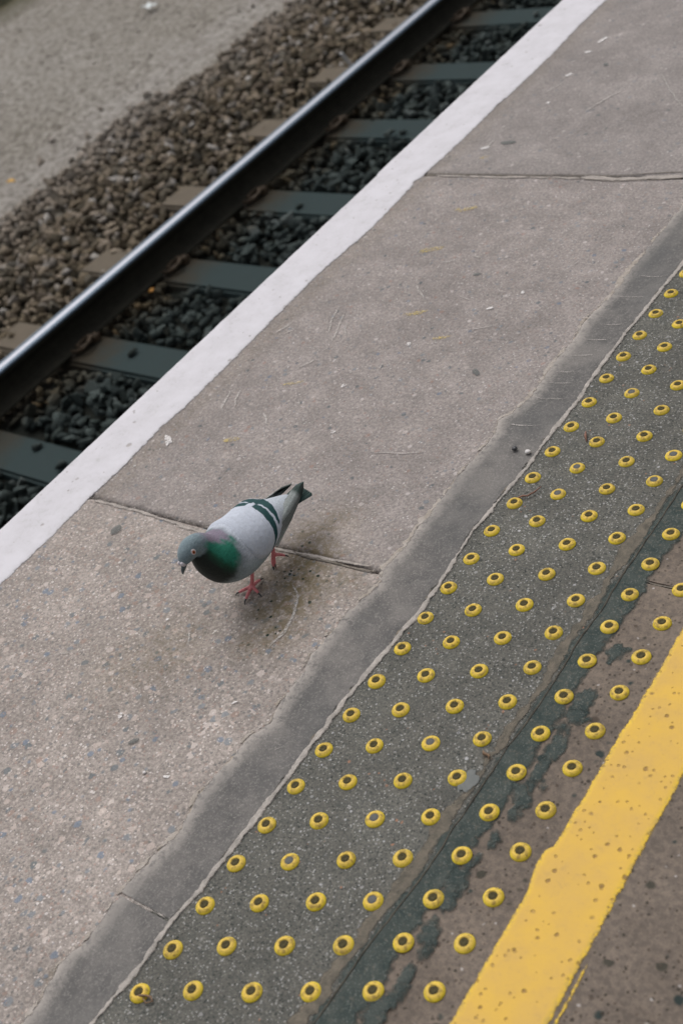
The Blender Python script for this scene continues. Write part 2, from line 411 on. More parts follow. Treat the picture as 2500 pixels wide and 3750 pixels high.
def mat_paint(name, base, base2, edgecol, edge_w, pit_sets, dirt, under, rough=.6, edge_wear=.7):
    s = NT(name, rough, spec=.18); s.erode(.0014, .0065, 190, .0012); co = s.coord(); a = s.attr('edge').outputs['Fac']
    n = s.noise(co, 18, 5, .6); f = s.noise(co, 260, 3, .7); g = s.noise(co, 75, 4, .7, .6)
    col = s.mix(s.rng(n.outputs['Fac'], .35, .65), base, base2)
    e = s.math('ADD', a, s.math('MULTIPLY_ADD', g.outputs['Fac'], .01, -.005))
    col = s.mix(s.rng(e, 0, edge_w, 1, 0), col, edgecol)
    col = s.mix(s.math('MULTIPLY', s.rng(n.outputs['Fac'], .42, .62), s.rng(g.outputs['Fac'], .53, .68, 0, .6)), col, dirt)
    col = s.mix(s.rng(f.outputs['Fac'], .60, .72, 0, .45), col, dirt)
    h = s.math('MULTIPLY', f.outputs['Fac'], .35)
    wc = s.warp(co, 130, .004)
    for (scale, rad, dens, c, st) in pit_sets:
        v = s.vor(wc, scale); q = s.sep(v.outputs['Color'])
        size = s.math('MULTIPLY_ADD', q[1], rad * .9, rad * .35)
        m = s.math('MULTIPLY', s.rng(s.math('SUBTRACT', size, v.outputs['Distance']), -.01, .07), s.math('LESS_THAN', q[0], dens))
        m = s.math('MULTIPLY', m, st)
        col = s.mix(m, col, c); h = s.math('MULTIPLY_ADD', m, -1.5, h)
    wear = s.math('MULTIPLY', s.rng(e, -.001, .007, 1, 0), s.rng(s.noise(co, 210, 3, .7).outputs['Fac'], .46, .56, 0, edge_wear))
    col = s.mix(wear, col, under)
    return s.done(col, s.bump(h, .0009))
M_white = mat_paint('white_edge_paint', (.505, .49, .52), (.455, .44, .465), (.42, .405, .42), .006,
    [(26, .16, .42, (.26, .235, .22), .75), (75, .2, .12, (.22, .2, .18), .7), (13, .07, .4, (.15, .14, .13), .65)], (.36, .345, .345), (.24, .22, .215), edge_wear=.6)
M_yellow = mat_paint('yellow_line_paint', (.565, .352, .060), (.51, .32, .078), (.62, .41, .03), .009,
    [(54, .19, .62, (.20, .12, .045), .8), (115, .25, .38, (.32, .20, .06), .7), (24, .085, .6, (.13, .085, .05), .8)], (.42, .27, .085), (.22, .165, .10), edge_wear=.85)

def mat_mark(name, c, lo=.4, hi=.6, amount=.85):
    s = NT(name, .85); co = s.coord()
    n = s.noise(co, 260, 3, .75); e = s.attr('edge').outputs['Fac']
    al = s.math('MULTIPLY', s.rng(n.outputs['Fac'], lo, hi, 0, amount), s.rng(e, 0, .0015))
    s.put(s.b.inputs['Alpha'], al)
    return s.done(c)
M_scuff = mat_mark('pale_scuff', (.40, .37, .345), .34, .54, .8)
M_yspeck = mat_mark('yellow_spatter', (.52, .40, .13), .46, .6, .7)
M_wspeck = mat_mark('white_spatter', (.62, .59, .58), .38, .52, .9)
M_gum = mat_mark('dark_gum', (.12, .125, .12), .2, .4, .7)

def mat_stone(name, dark=False):
    s = NT(name, .95, spec=.06); co = s.coord(); p = s.pos(); xyz = s.sep(p)
    g = s.node('ShaderNodeNewGeometry'); oi = s.node('ShaderNodeObjectInfo')
    r = s.math('FRACT', s.math('ADD', g.outputs['Random Per Island'], oi.outputs['Random']))
    outer = s.ramp(r, [(0, (.055, .046, .032)), (.16, (.135, .108, .076)), (.34, (.20, .162, .122)), (.5, (.105, .092, .072)), (.64, (.255, .212, .168)), (.76, (.15, .118, .08)), (.88, (.26, .235, .21)), (.94, (.09, .085, .075)), (.97, (.38, .36, .34))], 'CONSTANT')
    inner = s.ramp(r, [(0, (.018, .026, .026)), (.3, (.036, .048, .048)), (.55, (.056, .072, .070)), (.8, (.026, .036, .034)), (.95, (.085, .10, .098))], 'CONSTANT')
    rust = s.ramp(r, [(0, (.03, .024, .015)), (.4, (.055, .040, .022)), (.75, (.09, .062, .03)), (.96, (.20, .13, .06))], 'CONSTANT')
    n = s.noise(p, 2.2, 4, .6); n2 = s.noise(p, 130, 4, .65)
    xw = s.math('ADD', xyz[0], s.math('MULTIPLY_ADD', n.outputs['Fac'], .5, -.25))
    k = s.rng(xw, -3.26, -3.1)          # between the rails: oily stone, with platform shade put into the colour
    col = s.mix(k, outer, inner)
    d = s.math('ABSOLUTE', s.math('ADD', xw, 3.12))
    col = s.mix(s.rng(d, .08, .26, .8, 0), col, rust)
    d2 = s.math('ABSOLUTE', s.math('ADD', xw, 3.45))
    col = s.mix(s.rng(d2, .1, .5, .5, 0), col, s.mix(.5, (.10, .078, .04), col))
    col = s.mix(s.rng(n2.outputs['Fac'], .4, .72, 0, .35), col, (.06, .055, .042))
    col = s.mix(.22, col, s.mix(k, (.15, .125, .095), (.035, .042, .041)))
    far = s.math('MULTIPLY', s.rng(xw, -4.4, -5.1), .85)
    col = s.mix(far, col, s.mix(.5, col, (.29, .26, .235)))
    return s.done(col, s.bump(n2.outputs['Fac'], .003))
M_stone = mat_stone('crushed_ballast_stone')

def mat_bed():
    s = NT('ballast_dirt', .95, spec=.05); p = s.pos(); n = s.noise(p, 30, 5, .7)
    x = s.sep(p)[0]
    c = s.mix(s.rng(x, -3.25, -3.1), (.028, .023, .016), (.010, .012, .011))  # bed darkens between the rails too, same platform shade in its colour
    c = s.mix(s.rng(x, -4.5, -5.1), c, (.15, .135, .11))
    return s.done(s.mix(s.rng(n.outputs['Fac'], .3, .7), c, s.mix(.5, c, (.02, .02, .015))), s.bump(n.outputs['Fac'], .01))
M_bed = mat_bed()

def mat_cess():
    s = NT('compacted_grit_path', .95, spec=.06); p = s.pos(); x = s.sep(p)[0]
    n = s.noise(p, 1.3, 5, .6); m = s.noise(p, 17, 5, .65); f = s.noise(p, 90, 4, .7)
    col = s.mix(s.rng(n.outputs['Fac'], .35, .65), (.25, .228, .197), (.31, .288, .26))
    xe = s.math('ADD', x, s.math('MULTIPLY_ADD', n.outputs['Fac'], .5, -.25))
    col = s.mix(s.rng(s.math('ABSOLUTE', s.math('ADD', xe, 5.45)), .05, .4, .6, 0), col, (.36, .335, .315))
    col = s.mix(s.rng(m.outputs['Fac'], .50, .62, 0, .75), col, (.13, .115, .095))
    g2 = s.noise(p, 26, 4, .75); col = s.mix(s.rng(g2.outputs['Fac'], .52, .62, 0, .85), col, (.45, .42, .385))
    col = s.mix(s.rng(g2.outputs['Fac'], .46, .38, 0, .85), col, (.11, .095, .075))
    col = s.mix(s.rng(f.outputs['Fac'], .5, .72, 0, .6), col, (.40, .37, .335))
    col = s.mix(s.rng(f.outputs['Fac'], .46, .3, 0, .7), col, (.11, .095, .075))
    v = s.vor(s.warp(p, 50, .01), 52); q = s.sep(v.outputs['Color'])
    mk = s.math('MULTIPLY', s.rng(s.math('SUBTRACT', .32, v.outputs['Distance']), 0, .08), s.math('LESS_THAN', q[0], .35))
    col = s.mix(s.math('MULTIPLY', mk, .6), col, s.ramp(q[1], [(0, (.12, .10, .08)), (.45, (.38, .35, .32)), (.8, (.22, .2, .17))], 'CONSTANT'))
    mossy = s.rng(xe, -8.4, -9.0)
    col = s.mix(mossy, col, s.mix(s.rng(m.outputs['Fac'], .4, .6), (.06, .06, .03), (.12, .105, .07)))
    h = s.math('ADD', s.math('MULTIPLY', f.outputs['Fac'], .6), m.outputs['Fac'])
    return s.done(col, s.bump(h, .03))
M_cess = mat_cess()

def mat_sleeper():
    s = NT('sleeper_concrete', .9, spec=.06); p = s.pos(); x = s.sep(p)[0]
    n = s.noise(p, 12, 5, .6); f = s.noise(p, 160, 3, .7)
    xw = s.math('ADD', x, s.math('MULTIPLY_ADD', n.outputs['Fac'], .3, -.15))
    col = s.mix(s.rng(xw, -3.3, -3.2), (.115, .096, .074), (.040, .034, .025))
    col = s.mix(s.rng(xw, -3.08, -2.86), col, (.030, .043, .044))  # dark teal between the rails: platform shade painted into the concrete colour
    col = s.mix(s.rng(n.outputs['Fac'], .45, .75, 0, .4), col, s.mix(.5, col, (.03, .035, .033)))
    return s.done(col, s.bump(s.math('ADD', f.outputs['Fac'], n.outputs['Fac']), .002))
M_sleeper = mat_sleeper()

def mat_rail_side():
    s = NT('rail_rusty_side', .8, spec=.12); co = s.coord(); n = s.noise(co, 14, 5, .7); f = s.noise(co, 150, 3, .7)
    col = s.mix(s.rng(n.outputs['Fac'], .35, .7), (.018, .017, .013), (.030, .028, .021))
    return s.done(col, s.bump(f.outputs['Fac'], .001))
M_rail_side = mat_rail_side()

def mat_rail_top():
    s = NT('rail_polished_head', .28, 1.0); co = s.coord(); sd = s.attr('side').outputs['Fac']
    mp = s.node('ShaderNodeMapping'); s.put(mp.inputs['Vector'], co); mp.inputs['Scale'].default_value = (220, 1.2, 60)
    n = s.noise(mp.outputs[0], 1, 4, .6)
    band = s.math('ADD', sd, s.math('MULTIPLY_ADD', n.outputs['Fac'], .08, -.04))
    k = s.rng(band, .38, .52)
    k2 = s.rng(band, .66, .78, 1, 0)
    kk = s.math('MULTIPLY', k, k2)
    col = s.mix(kk, (.075, .10, .13), (.29, .29, .32))
    s.put(s.b.inputs['Metallic'], s.rng(kk, 0, 1, .75, 1.0))
    return s.done(col, s.bump(n.outputs['Fac'], .0002), s.rng(kk, 0, 1, .5, .42))
M_rail_top = mat_rail_top()

def plain(name, c1, c2, rough=.7, metallic=0.0, scale=60, bumpd=.0006, spec=.4):
    s = NT(name, rough, metallic, spec); co = s.coord(); n = s.noise(co, scale, 4, .65)
    return s.done(s.mix(s.rng(n.outputs['Fac'], .35, .65), c1, c2), s.bump(n.outputs['Fac'], bumpd))
M_clip = plain('rusted_spring_steel', (.035, .025, .016), (.07, .045, .024), .7, .2)
M_pad = plain('rail_seat_pad', (.02, .02, .018), (.045, .035, .024))
M_wall = plain('old_platform_wall', (.10, .09, .08), (.16, .14, .12), .9, scale=9)
M_bark = plain('dry_twig', (.13, .06, .04), (.22, .11, .08), .8, scale=300)
M_leafbrown = plain('dry_leaf', (.12, .075, .045), (.2, .12, .07), .7, scale=200)
M_leafyellow = plain('yellow_leaf', (.62, .36, .04), (.5, .27, .04), .6, scale=90)
M_leaforange = plain('orange_leaf', (.45, .2, .03), (.55, .28, .05), .6, scale=90)
M_paper = plain('white_litter', (.75, .78, .78), (.62, .66, .66), .5, scale=40)
M_plasticw = plain('grey_white_plastic', (.62, .62, .6), (.5, .5, .5), .4, scale=40)
M_peb_black = plain('black_pebble', (.02, .02, .022), (.05, .05, .055), .5, scale=200)
M_peb_white = plain('white_pebble', (.6, .57, .56), (.42, .40, .39), .7, scale=200)
M_moss = plain('mossy_bank', (.03, .033, .014), (.065, .055, .03), .95, scale=14, bumpd=.05)

# ------------------------------------------------------------------ platform
platform = empty('platform'); tag(platform, kind='structure')
EDGE = -0.981
SY0, SY1 = -1.2, 4.4
stain_pts = [(-.279, .800, .05, .5), (-.298, .765, .05, .7), (-.270, .715, .06, 1.0), (-.25, .665, .06, 1.0), (-.235, .625, .05, 1.0), (-.262, .60, .04, .9), (-.222, .565, .045, .8),
             (-.25, .53, .035, .55), (-.30, .66, .05, .7), (-.29, .60, .035, .5), (-.18, .70, .04, .5), (-.38, .47, .08, .35), (-.43, .41, .07, .3), (-.115, -.03, .02, .8)]
pale_pts = [(-.25, .795, .02, .9), (-.22, .78, .02, .8), (-.17, .745, .03, .7), (-.46, .97, .02, .6), (-.50, .98, .022, .8), (-.62, .91, .02, .7), (-.40, .86, .025, .4), (-.14, .72, .02, .8),
            (-.75, .72, .04, .4), (-.6, .70, .05, .5), (-.45, .70, .05, .5), (-.34, 1.25, .03, .4), (-.28, 1.06, .025, .5)]
def slab_attr(X, Y):
    st = np.zeros_like(X); pa = np.zeros_like(X)
    for (cx, cy, r, k) in stain_pts: st = np.maximum(st, k * np.exp(-((X - cx) ** 2 + (Y - cy) ** 2) / r ** 2))
    for (cx, cy, r, k) in pale_pts: pa = np.maximum(pa, k * np.exp(-((X - cx) ** 2 + (Y - cy) ** 2) / r ** 2))
    # grimy margin just behind the painted edge
    st = np.maximum(st, .22 * np.exp(-((X + .815) / .035) ** 2) * (Y > .73))
    return np.clip(st, 0, 1), np.clip(pa, 0, 1)

def coping(y0, y1, mat, outer=EDGE, res=0.008):
    ys = np.arange(y0, y1 - 1e-6, res); ys = np.append(ys, y1)
    prof = [(outer + .0, -.09), (outer, -.014), (outer + .003, -.006), (outer + .010, -.001)]
    xs = np.arange(outer + .02, -.07, res)
    X = np.concatenate([[p[0] for p in prof], xs, [-.068, -.068]])
    Z0 = np.concatenate([[p[1] for p in prof], np.zeros(len(xs)), [0, -.09]])
    GX, GY = np.meshgrid(X, ys)
    Z = np.broadcast_to(Z0, GX.shape).copy()
    top = np.zeros(GX.shape, bool); top[:, 4:-1] = True
    Z += top * (.0008 * fbm(GX * 9, GY * 9, 4) - 0.0004)
    GX = GX + (~top) * .0006 * fbm(GY * 25, GY * 0, 31) * (np.arange(GX.shape[1]) < 5)
    # worn arrises at the joints
    dend = np.minimum(GY - y0, y1 - GY)
    Z -= top * .003 * np.clip(1 - dend / .006, 0, 1)
    st, pa = slab_attr(GX, GY)
    ny, mx = GX.shape
    V = np.stack([GX, GY, Z], -1).reshape(-1, 3)
    i = np.arange(ny - 1)[:, None] * mx + np.arange(mx - 1)[None, :]
    F = np.stack([i, i + 1, i + mx + 1, i + mx], -1).reshape(-1, 4)
    # end faces
    n0 = len(V)
    ends = []
    for row in (0, ny - 1):
        base = V[row * mx:(row + 1) * mx].copy(); base[:, 2] = -.09
        ends.append(base)
    V = np.concatenate([V] + ends)
    j = np.arange(mx - 1)
    Fa = np.stack([n0 + j, n0 + j + 1, j + 1, j], -1)
    b = (ny - 1) * mx
    Fb = np.stack([b + j, b + j + 1, n0 + mx + j + 1, n0 + mx + j], -1)
    F = np.concatenate([F, Fa, Fb])
    z2 = np.zeros(2 * mx)
    return mesh_obj('coping_slab', V, F, mat, platform, True, attrs={'stain': np.concatenate([st.ravel(), z2]), 'pale': np.concatenate([pa.ravel(), z2])})

slabs = [coping(-1.7, -.494, M_slab_near), coping(-.488, .7265, M_slab_near), coping(.7325, 1.9475, M_slab_mid), coping(1.9535, 3.168, M_slab_far, outer=EDGE - .004), coping(3.174, 4.4, M_slab_far)]
slabs[1]['label'] = 'pinkish coarse slab in front of the pigeon'
slabs[2]['label'] = 'greyer smoother slab behind the pigeon'
slab_near, slab_mid, slab_far = slabs[1], slabs[2], slabs[3]

# wall below the copings, and the fill of the platform
bm = bmesh.new(); box_bm(bm, EDGE + .09, 2.6, -1.7, 4.4, -1.25, -.0935)
bm_obj('retaining_wall', bm, M_wall, platform)
bm = bmesh.new(); box_bm(bm, -.0678, .2602, -1.7, 4.4, -.0932, -.0002)
o = bm_obj('tarmac_strip', bm, M_tarmac, platform)
for (y0, y1) in ((-1.7, .8325), (.8345, 2.3), (2.305, 4.4)):
    bm = bmesh.new(); box_bm(bm, .2604, 2.6, y0, y1, -.0932, 0.0, .002)
    bm_obj('inner_slab', bm, M_brown, platform)

def jline(pts, w, z, mat, name, seed, parent=platform, thick=.003, lump=.0006):
    """wobbly ribbon through points, running roughly across the platform"""
    thick = min(thick, .0004); lump = min(lump, .0003)
    pts = np.array(pts); seg = np.hypot(*np.diff(pts, axis=0).T); s = np.concatenate([[0], np.cumsum(seg)])
    t = np.arange(0, s[-1] + .002, .004)
    X = np.interp(t, s, pts[:, 0]); Y = np.interp(t, s, pts[:, 1])
    dx, dy = np.gradient(X), np.gradient(Y); L = np.hypot(dx, dy) + 1e-9; nx_, ny_ = -dy / L, dx / L
    off = .0025 * fbm(t * 30, t * 0, seed); X = X + nx_ * off; Y = Y + ny_ * off
    ww = w * (1 + .45 * fbm(t * 45, t * 0 + 5, seed + 3)) * np.clip(np.minimum(t, s[-1] - t + .002) / .02, .15, 1) ** .5
    us = np.array([-1, -.75, -.25, .25, .75, 1]); hs = np.array([-thick, 0, .0, .0, 0, -thick])
    PX = X[:, None] + nx_[:, None] * us * ww[:, None] / 2; PY = Y[:, None] + ny_[:, None] * us * ww[:, None] / 2
    PZ = z + hs[None, :] + lump * fbm(PX * 90, PY * 90, seed + 4, 2)
    n, m = PX.shape; V = np.stack([PX, PY, PZ], -1).reshape(-1, 3)
    i = np.arange(n - 1)[:, None] * m + np.arange(m - 1)[None, :]
    F = np.stack([i, i + 1, i + m + 1, i + m], -1).reshape(-1, 4)
    ed = np.broadcast_to((1 - np.abs(us))[None, :] * ww[:, None] / 2, PX.shape)
    o = mesh_obj(name, V, F, mat, parent, True, attrs={'edge': ed, 'side': np.broadcast_to((us + 1) / 2, PX.shape)})
    return o

M_silt2 = mat_mortar('dark_joint_silt', (.185, .16, .135), (.085, .074, .06))
# fillings of the slab joints
for yj in (-.491, .7295, 1.9505, 3.171):
    bm = bmesh.new(); box_bm(bm, EDGE + .012, -.07, yj - .0028, yj + .0028, -.05, -.0006 if yj < 1 else -.0022)
    bm_obj('joint_filler', bm, M_joint2 if yj < 1 else M_silt2, platform)
jline([(-.835, .724), (-.722, .724), (-.597, .719), (-.522, .713), (-.40, .718), (-.283, .725), (-.20, .731), (-.150, .736)], .008, .0010, M_joint2, 'joint_mortar', 3)
jline([(-.31, .723), (-.27, .720), (-.22, .722), (-.17, .722), (-.135, .726)], .004, .0012, M_silt2, 'joint_crack', 9, lump=.0003)
jline([(-.262, .66), (-.235, .64), (-.214, .605), (-.205, .565), (-.21, .53)], .007, .0008, M_scuff, 'joint_crack_mortar', 11, thick=.0002, lump=.0001)
jline([(-.80, 1.942), (-.70, 1.941), (-.578, 1.940), (-.47, 1.941), (-.40, 1.938)], .009, .0014, M_joint2, 'joint_mortar', 13, lump=.0004)
jline([(-.40, 1.945), (-.316, 1.938), (-.25, 1.945), (-.16, 1.955)], .016, .0010, M_joint2, 'joint_mortar', 15)
jline([(-.82, 1.952), (-.578, 1.950), (-.443, 1.954), (-.33, 1.952), (-.25, 1.962), (-.165, 1.972)], .0022, .0016, M_silt2, 'joint_crack', 17, lump=.0003)
jline([(-.40, 1.936), (-.316, 1.929), (-.25, 1.935), (-.16, 1.945)], .0018, .0016, M_silt2, 'joint_crack', 19, lump=.0003)
# diagonal pale crack across the first slab and thin lines
jline([(.283, .834), (.303, .832), (.34, .834), (.37, .836)], .003, .0006, M_silt2, 'joint_crack', 21, thick=.001)

# mortar band beside the slabs
bl = [(-1.7, -.13), (-.8, -.125), (-.4, -.132)] + BAND_L + [(1.75, -.115), (2.4, -.122), (3.2, -.12), (4.4, -.12)]
br = [(-1.7, -.024), (-.4, -.026)] + BAND_R + [(2.4, -.022), (4.4, -.022)]
band_parts = ((-1.7, .0935), (.0965, 4.4))
for (a, b) in band_parts:
    sheet('mortar_band', bl, br, a, b, .0013, M_band, platform, dy=.004, nx=22, rough=.0048, seed=21, lump=.0006, freq=55)
jline([(-.116, .096), (-.07, .0945), (-.03, .095)], .004, .0021, M_joint, 'band_joint', 33, thick=.0003, lump=.0003)
sheet('band_edge', lambda y: interp(bl, y) - .005 + .004 * fbm(y * 7, y * 0, 81), lambda y: interp(bl, y) + .006 + .006 * fbm(y * 5, y * 0, 82), -1.7, 4.4, .0016, M_fringe, platform, dy=.004, nx=4, rough=.006, seed=83, lump=.0003, freq=70)
sheet('joint_line', lambda y: interp(br, y) - .0045 - .003 * fbm(y * 4, y * 0, 8), lambda y: interp(br, y) + .0055 + .004 * fbm(y * 5, y * 0, 12), -1.7, 4.4, .0018, M_joint, platform, dy=.004, nx=4, rough=.0035, seed=41, lump=.0005, thick=.0014, freq=60)
# bitumen line where tarmac meets the inner slabs
bil = [(a, b - .006) for a, b in [(-1.7, .225), (0, .228)] + BIT_L + [(1.4, .247), (4.4, .247)]]
bir = [(a, b + .008) for a, b in [(-1.7, .272), (0, .272)] + BIT_R + [(1.4, .285), (4.4, .285)]]
sheet('bitumen_seam', bil, bir, -1.7, 4.4, .0013, M_bit, platform, dy=.004, nx=8, rough=.008, seed=51, thick=.0006, lump=.0004, freq=26)
M_silt = mat_mortar('gritty_silt', (.15, .128, .10), (.075, .068, .055), (.0025, .012, 120))
sheet('silt_line', lambda y: interp(bil, y) - .016 + .008 * fbm(y * 9, y * 0, 3), lambda y: interp(bil, y) + .003, -1.7, 4.4, .0007, M_silt, platform, dy=.004, nx=4, rough=.008, seed=57, thick=.0005, lump=.0003, freq=40)
jline([(float(interp(bil, y)) + .008, y) for y in np.arange(-.1, 1.4, .05)], .0022, .0022, M_crack, 'seam_crack', 61, thick=.001, lump=.0003)

def blotch(name, cx, cy, rx, ry, rot, mat, z, seed, parent=platform, wob=.35, n=44):
    V = [(cx, cy, z)]; E_ = [max(rx, ry) * .5]
    for ring, rr in ((1, .9), (2, 1.0)):
        for k in range(n):
            th = 2 * math.pi * k / n
            w = 1 + wob * float(fbm(math.cos(th) * 1.6 + seed, math.sin(th) * 1.6, seed, 4)) * 1.6
            x, y = math.cos(th) * rx * w * rr, math.sin(th) * ry * w * rr
            V.append((cx + x * math.cos(rot) - y * math.sin(rot), cy + x * math.sin(rot) + y * math.cos(rot), z if ring == 1 else z - .0003))
            E_.append(min(rx, ry) * .15 + .0008 if ring == 1 else 0.0)
    F = []
    for k in range(n):
        k2 = (k + 1) % n
        F.append((0, 1 + k, 1 + k2)); F.append((1 + k, 1 + n + k, 1 + n + k2, 1 + k2))
    return mesh_obj(name, V, F, mat, parent, True, attrs={'edge': E_, 'side': [0.5] * len(V)})

for k, (x, y, a, b, r) in enumerate([(.304, .695, .012, .014, 0), (.335, .642, .004, .004, 0), (.303, .603, .012, .022, .1), (.306, .578, .016, .012, 0), (.297, .556, .008, .010, .4),
        (.303, .520, .010, .028, .1), (.302, .482, .008, .022, 0), (.299, .440, .012, .017, .5), (.306, .413, .008, .010, 0), (.300, .368, .006, .012, .3), (.294, .335, .005, .010, 0),
        (.287, .305, .012, .021, .35), (.288, .276, .011, .015, .2), (.294, .226, .011, .020, .15), (.301, .205, .008, .010, 0), (.299, .163, .007, .018, 0), (.301, .142, .009, .014, .2), (.290, .113, .013, .02, .2), (.33, .365, .002, .004, .5), (.345, .30, .002, .003, 0), (.29, .06, .012, .03, .2), (.32, .46, .004, .006, .3)]):
    blotch('bitumen_blot', x, y, a * 1.35, b * 1.35, r, M_bit, .0006 + .00012 * k, 70 + k)
blotch('bitumen_blot', .222, .435, .012, .018, .2, plain('tar_patch', (.09, .098, .095), (.12, .125, .12), .7), .0014, 120)

# painted lines
def white_line():
    wi = [(-1.7, -.84), (0, -.84)] + WHITE_IN + [(3.6, -.82), (4.4, -.82)]
    dy = .004; ys = np.arange(-1.7, 4.4, dy)
    R_ = interp(wi, ys) + .0022 * fbm(ys * 60, ys * 0, 3, 4) + .0018 * fbm(ys * 190, ys * 0, 7, 2)
    R_ += -.009 * np.exp(-((ys - 1.915) / .012) ** 2)
    o_ = EDGE - .0015 + .0014 * fbm(ys * 40, ys * 0, 5, 4) - .004 * (ys > 1.95)
    prof = [(-.0005, -.040), (-.0012, -.012), (.0015, -.0035), (.0075, .0008), (.017, .0022)]
    us = np.linspace(0, 1, 16)[1:]
    cols = [(o_ + a, np.full_like(ys, b)) for a, b in prof]
    x0 = o_ + .017
    for u in us: cols.append((x0 + (R_ - .009 - x0) * u, .0018 + .0006 * fbm(ys * 30 + u * 17, ys * 0 + u * 4, 9, 3)))
    cols.append((R_ - .003, np.full_like(ys, .0011))); cols.append((R_ + .0015, np.full_like(ys, .0004)))
    X = np.stack([c[0] for c in cols], 1); Z = np.stack([c[1] for c in cols], 1); Y = np.broadcast_to(ys[:, None], X.shape)
    ed = np.minimum(R_[:, None] - X, X - o_[:, None] + .004)
    n, m = X.shape; i = np.arange(n - 1)[:, None] * m + np.arange(m - 1)[None, :]
    F = np.stack([i, i + 1, i + m + 1, i + m], -1).reshape(-1, 4)
    mesh_obj('white_edge_line', np.stack([X, Y, Z], -1).reshape(-1, 3), F, M_white, platform, True, attrs={'edge': np.clip(ed, 0, 1).ravel(), 'side': np.zeros(X.size)})
white_line()
yl = [(-1.7, .374), (.15, .3735), (.40, .3715), (.75, .3695), (4.4, .370)]
yr = [(-1.7, .476), (.20, .4745), (.45, .4725), (.60, .470), (4.4, .470)]
def yl_f(y):
    return interp(yl, y) - .008 * np.clip(np.minimum((y - .325) / .03, (.392 - y) / .012), 0, 1)
sheet('yellow_line', yl_f, yr, -1.7, 4.4, .0016, M_yellow, platform, dy=.003, nx=20, rough=.0016, seed=91, thick=.0022, lump=.0004)
sheet('old_yellow_line', lambda y: interp(yr, y) + .003, lambda y: interp(yr, y) + .0085, .10, .285, .0010, M_yellow, platform, dy=.003, nx=3, rough=.0018, seed=95, thick=.0015, endtaper=.05)

# scuffs, spatters, gum
for k, (p, q, w) in enumerate([((-.825, 1.809), (-.724, 1.83), .004), ((-.739, 1.029), (-.760, 1.085), .007), ((-.708, 1.035), (-.744, 1.10), .006), ((-.632, 1.037), (-.598, 1.005), .008),
        ((-.567, 1.505), (-.507, 1.447), .005), ((-.632, 1.272), (-.672, 1.376), .006), ((-.264, 1.562), (-.23, 1.629), .004), ((-.698, 2.787), (-.62, 2.797), .005), ((-.433, 2.434), (-.297, 2.253), .004),
        ((-.66, 1.30), (-.70, 1.40), .005), ((-.61, 1.30), (-.64, 1.35), .005), ((-.44, 1.47), (-.40, 1.46), .005), ((-.36, 1.36), (-.29, 1.39), .004), ((-.55, 2.25), (-.49, 2.37), .006), ((-.72, 2.35), (-.69, 2.41), .006), ((-.73, 2.12), (-.72, 2.06), .006),
        ((-.33, .985), (-.22, 1.01), .004), ((-.66, 1.18), (-.63, 1.22), .005), ((-.38, .52), (-.35, .485), .004), ((-.40, .59), (-.365, .585), .003), ((-.62, .36), (-.52, .42), .003), ((-.5, 1.62), (-.46, 1.61), .005), ((-.56, 1.585), (-.52, 1.60), .006), ((-.80, 1.28), (-.78, 1.33), .006)]):
    par = slab_near if p[1] < .72 else (slab_mid if p[1] < 1.94 else slab_far)
    mx_, my_ = (p[0] + q[0]) / 2 + rng.normal(0, .003), (p[1] + q[1]) / 2 + rng.normal(0, .003)
    jline([p, (mx_, my_), q], w, .0014, M_scuff, 'scuff_mark', 130 + k, par, thick=.0002, lump=.0001)
for k, (x, y, w) in enumerate([(-.113, 1.192, 1), (-.105, 1.236, .8), (-.111, 1.269, .8), (-.117, 1.114, .9), (-.100, 1.32, .7), (-.10, 1.37, .8), (-.09, 1.42, .7), (-.10, 1.51, .9), (-.095, 1.58, 1)]):
    jline([(x, y), (x + .035 * w, y + .001), (x + .07 * w, y + .008)], .0035, .0023, M_scuff, 'scuff_mark', 170 + k, platform, thick=.0002, lump=.0001)
for k in range(26):
    x, y = rng.uniform(-.12, -.04), rng.uniform(.30, .46) if k % 2 else rng.uniform(.9, 1.6)
    jline([(x, y), (x + rng.uniform(.008, .02), y + rng.uniform(.012, .03))], .002, .0024, M_scuff, 'scuff_mark', 210 + k, platform, thick=.0002, lump=.0001)
for k in range(70):
    x, y = rng.uniform(-.82, -.16), rng.uniform(.78, 2.9)
    an = rng.choice([.5, 1.2, 2.2, 2.8]) + rng.normal(0, .3); L_ = rng.uniform(.008, .035)
    if abs(x + .33) < .1 and y < .86: continue
    jline([(x, y), (x + L_ * .5 * math.cos(an) + rng.normal(0, .002), y + L_ * .5 * math.sin(an)), (x + L_ * math.cos(an), y + L_ * math.sin(an))], rng.uniform(.0025, .006), .0012, M_scuff, 'scuff_mark', 400 + k, slab_mid if y < 1.94 else slab_far)
for k, (x, y, a, b) in enumerate([(-.613, 1.80, .022, .008), (-.64, 1.795, .008, .006), (-.608, 1.63, .03, .009), (-.637, 1.132, .014, .006), (-.62, 1.14, .012, .004), (-.643, .951, .02, .006), (-.50, 1.40, .03, .008), (-.71, 2.03, .012, .006), (-.39, 1.33, .02, .005)]):
    blotch('paint_spatter', x, y, a, b, .4, M_yspeck, .0016, 260 + k, slab_mid if y < 1.94 else slab_far)
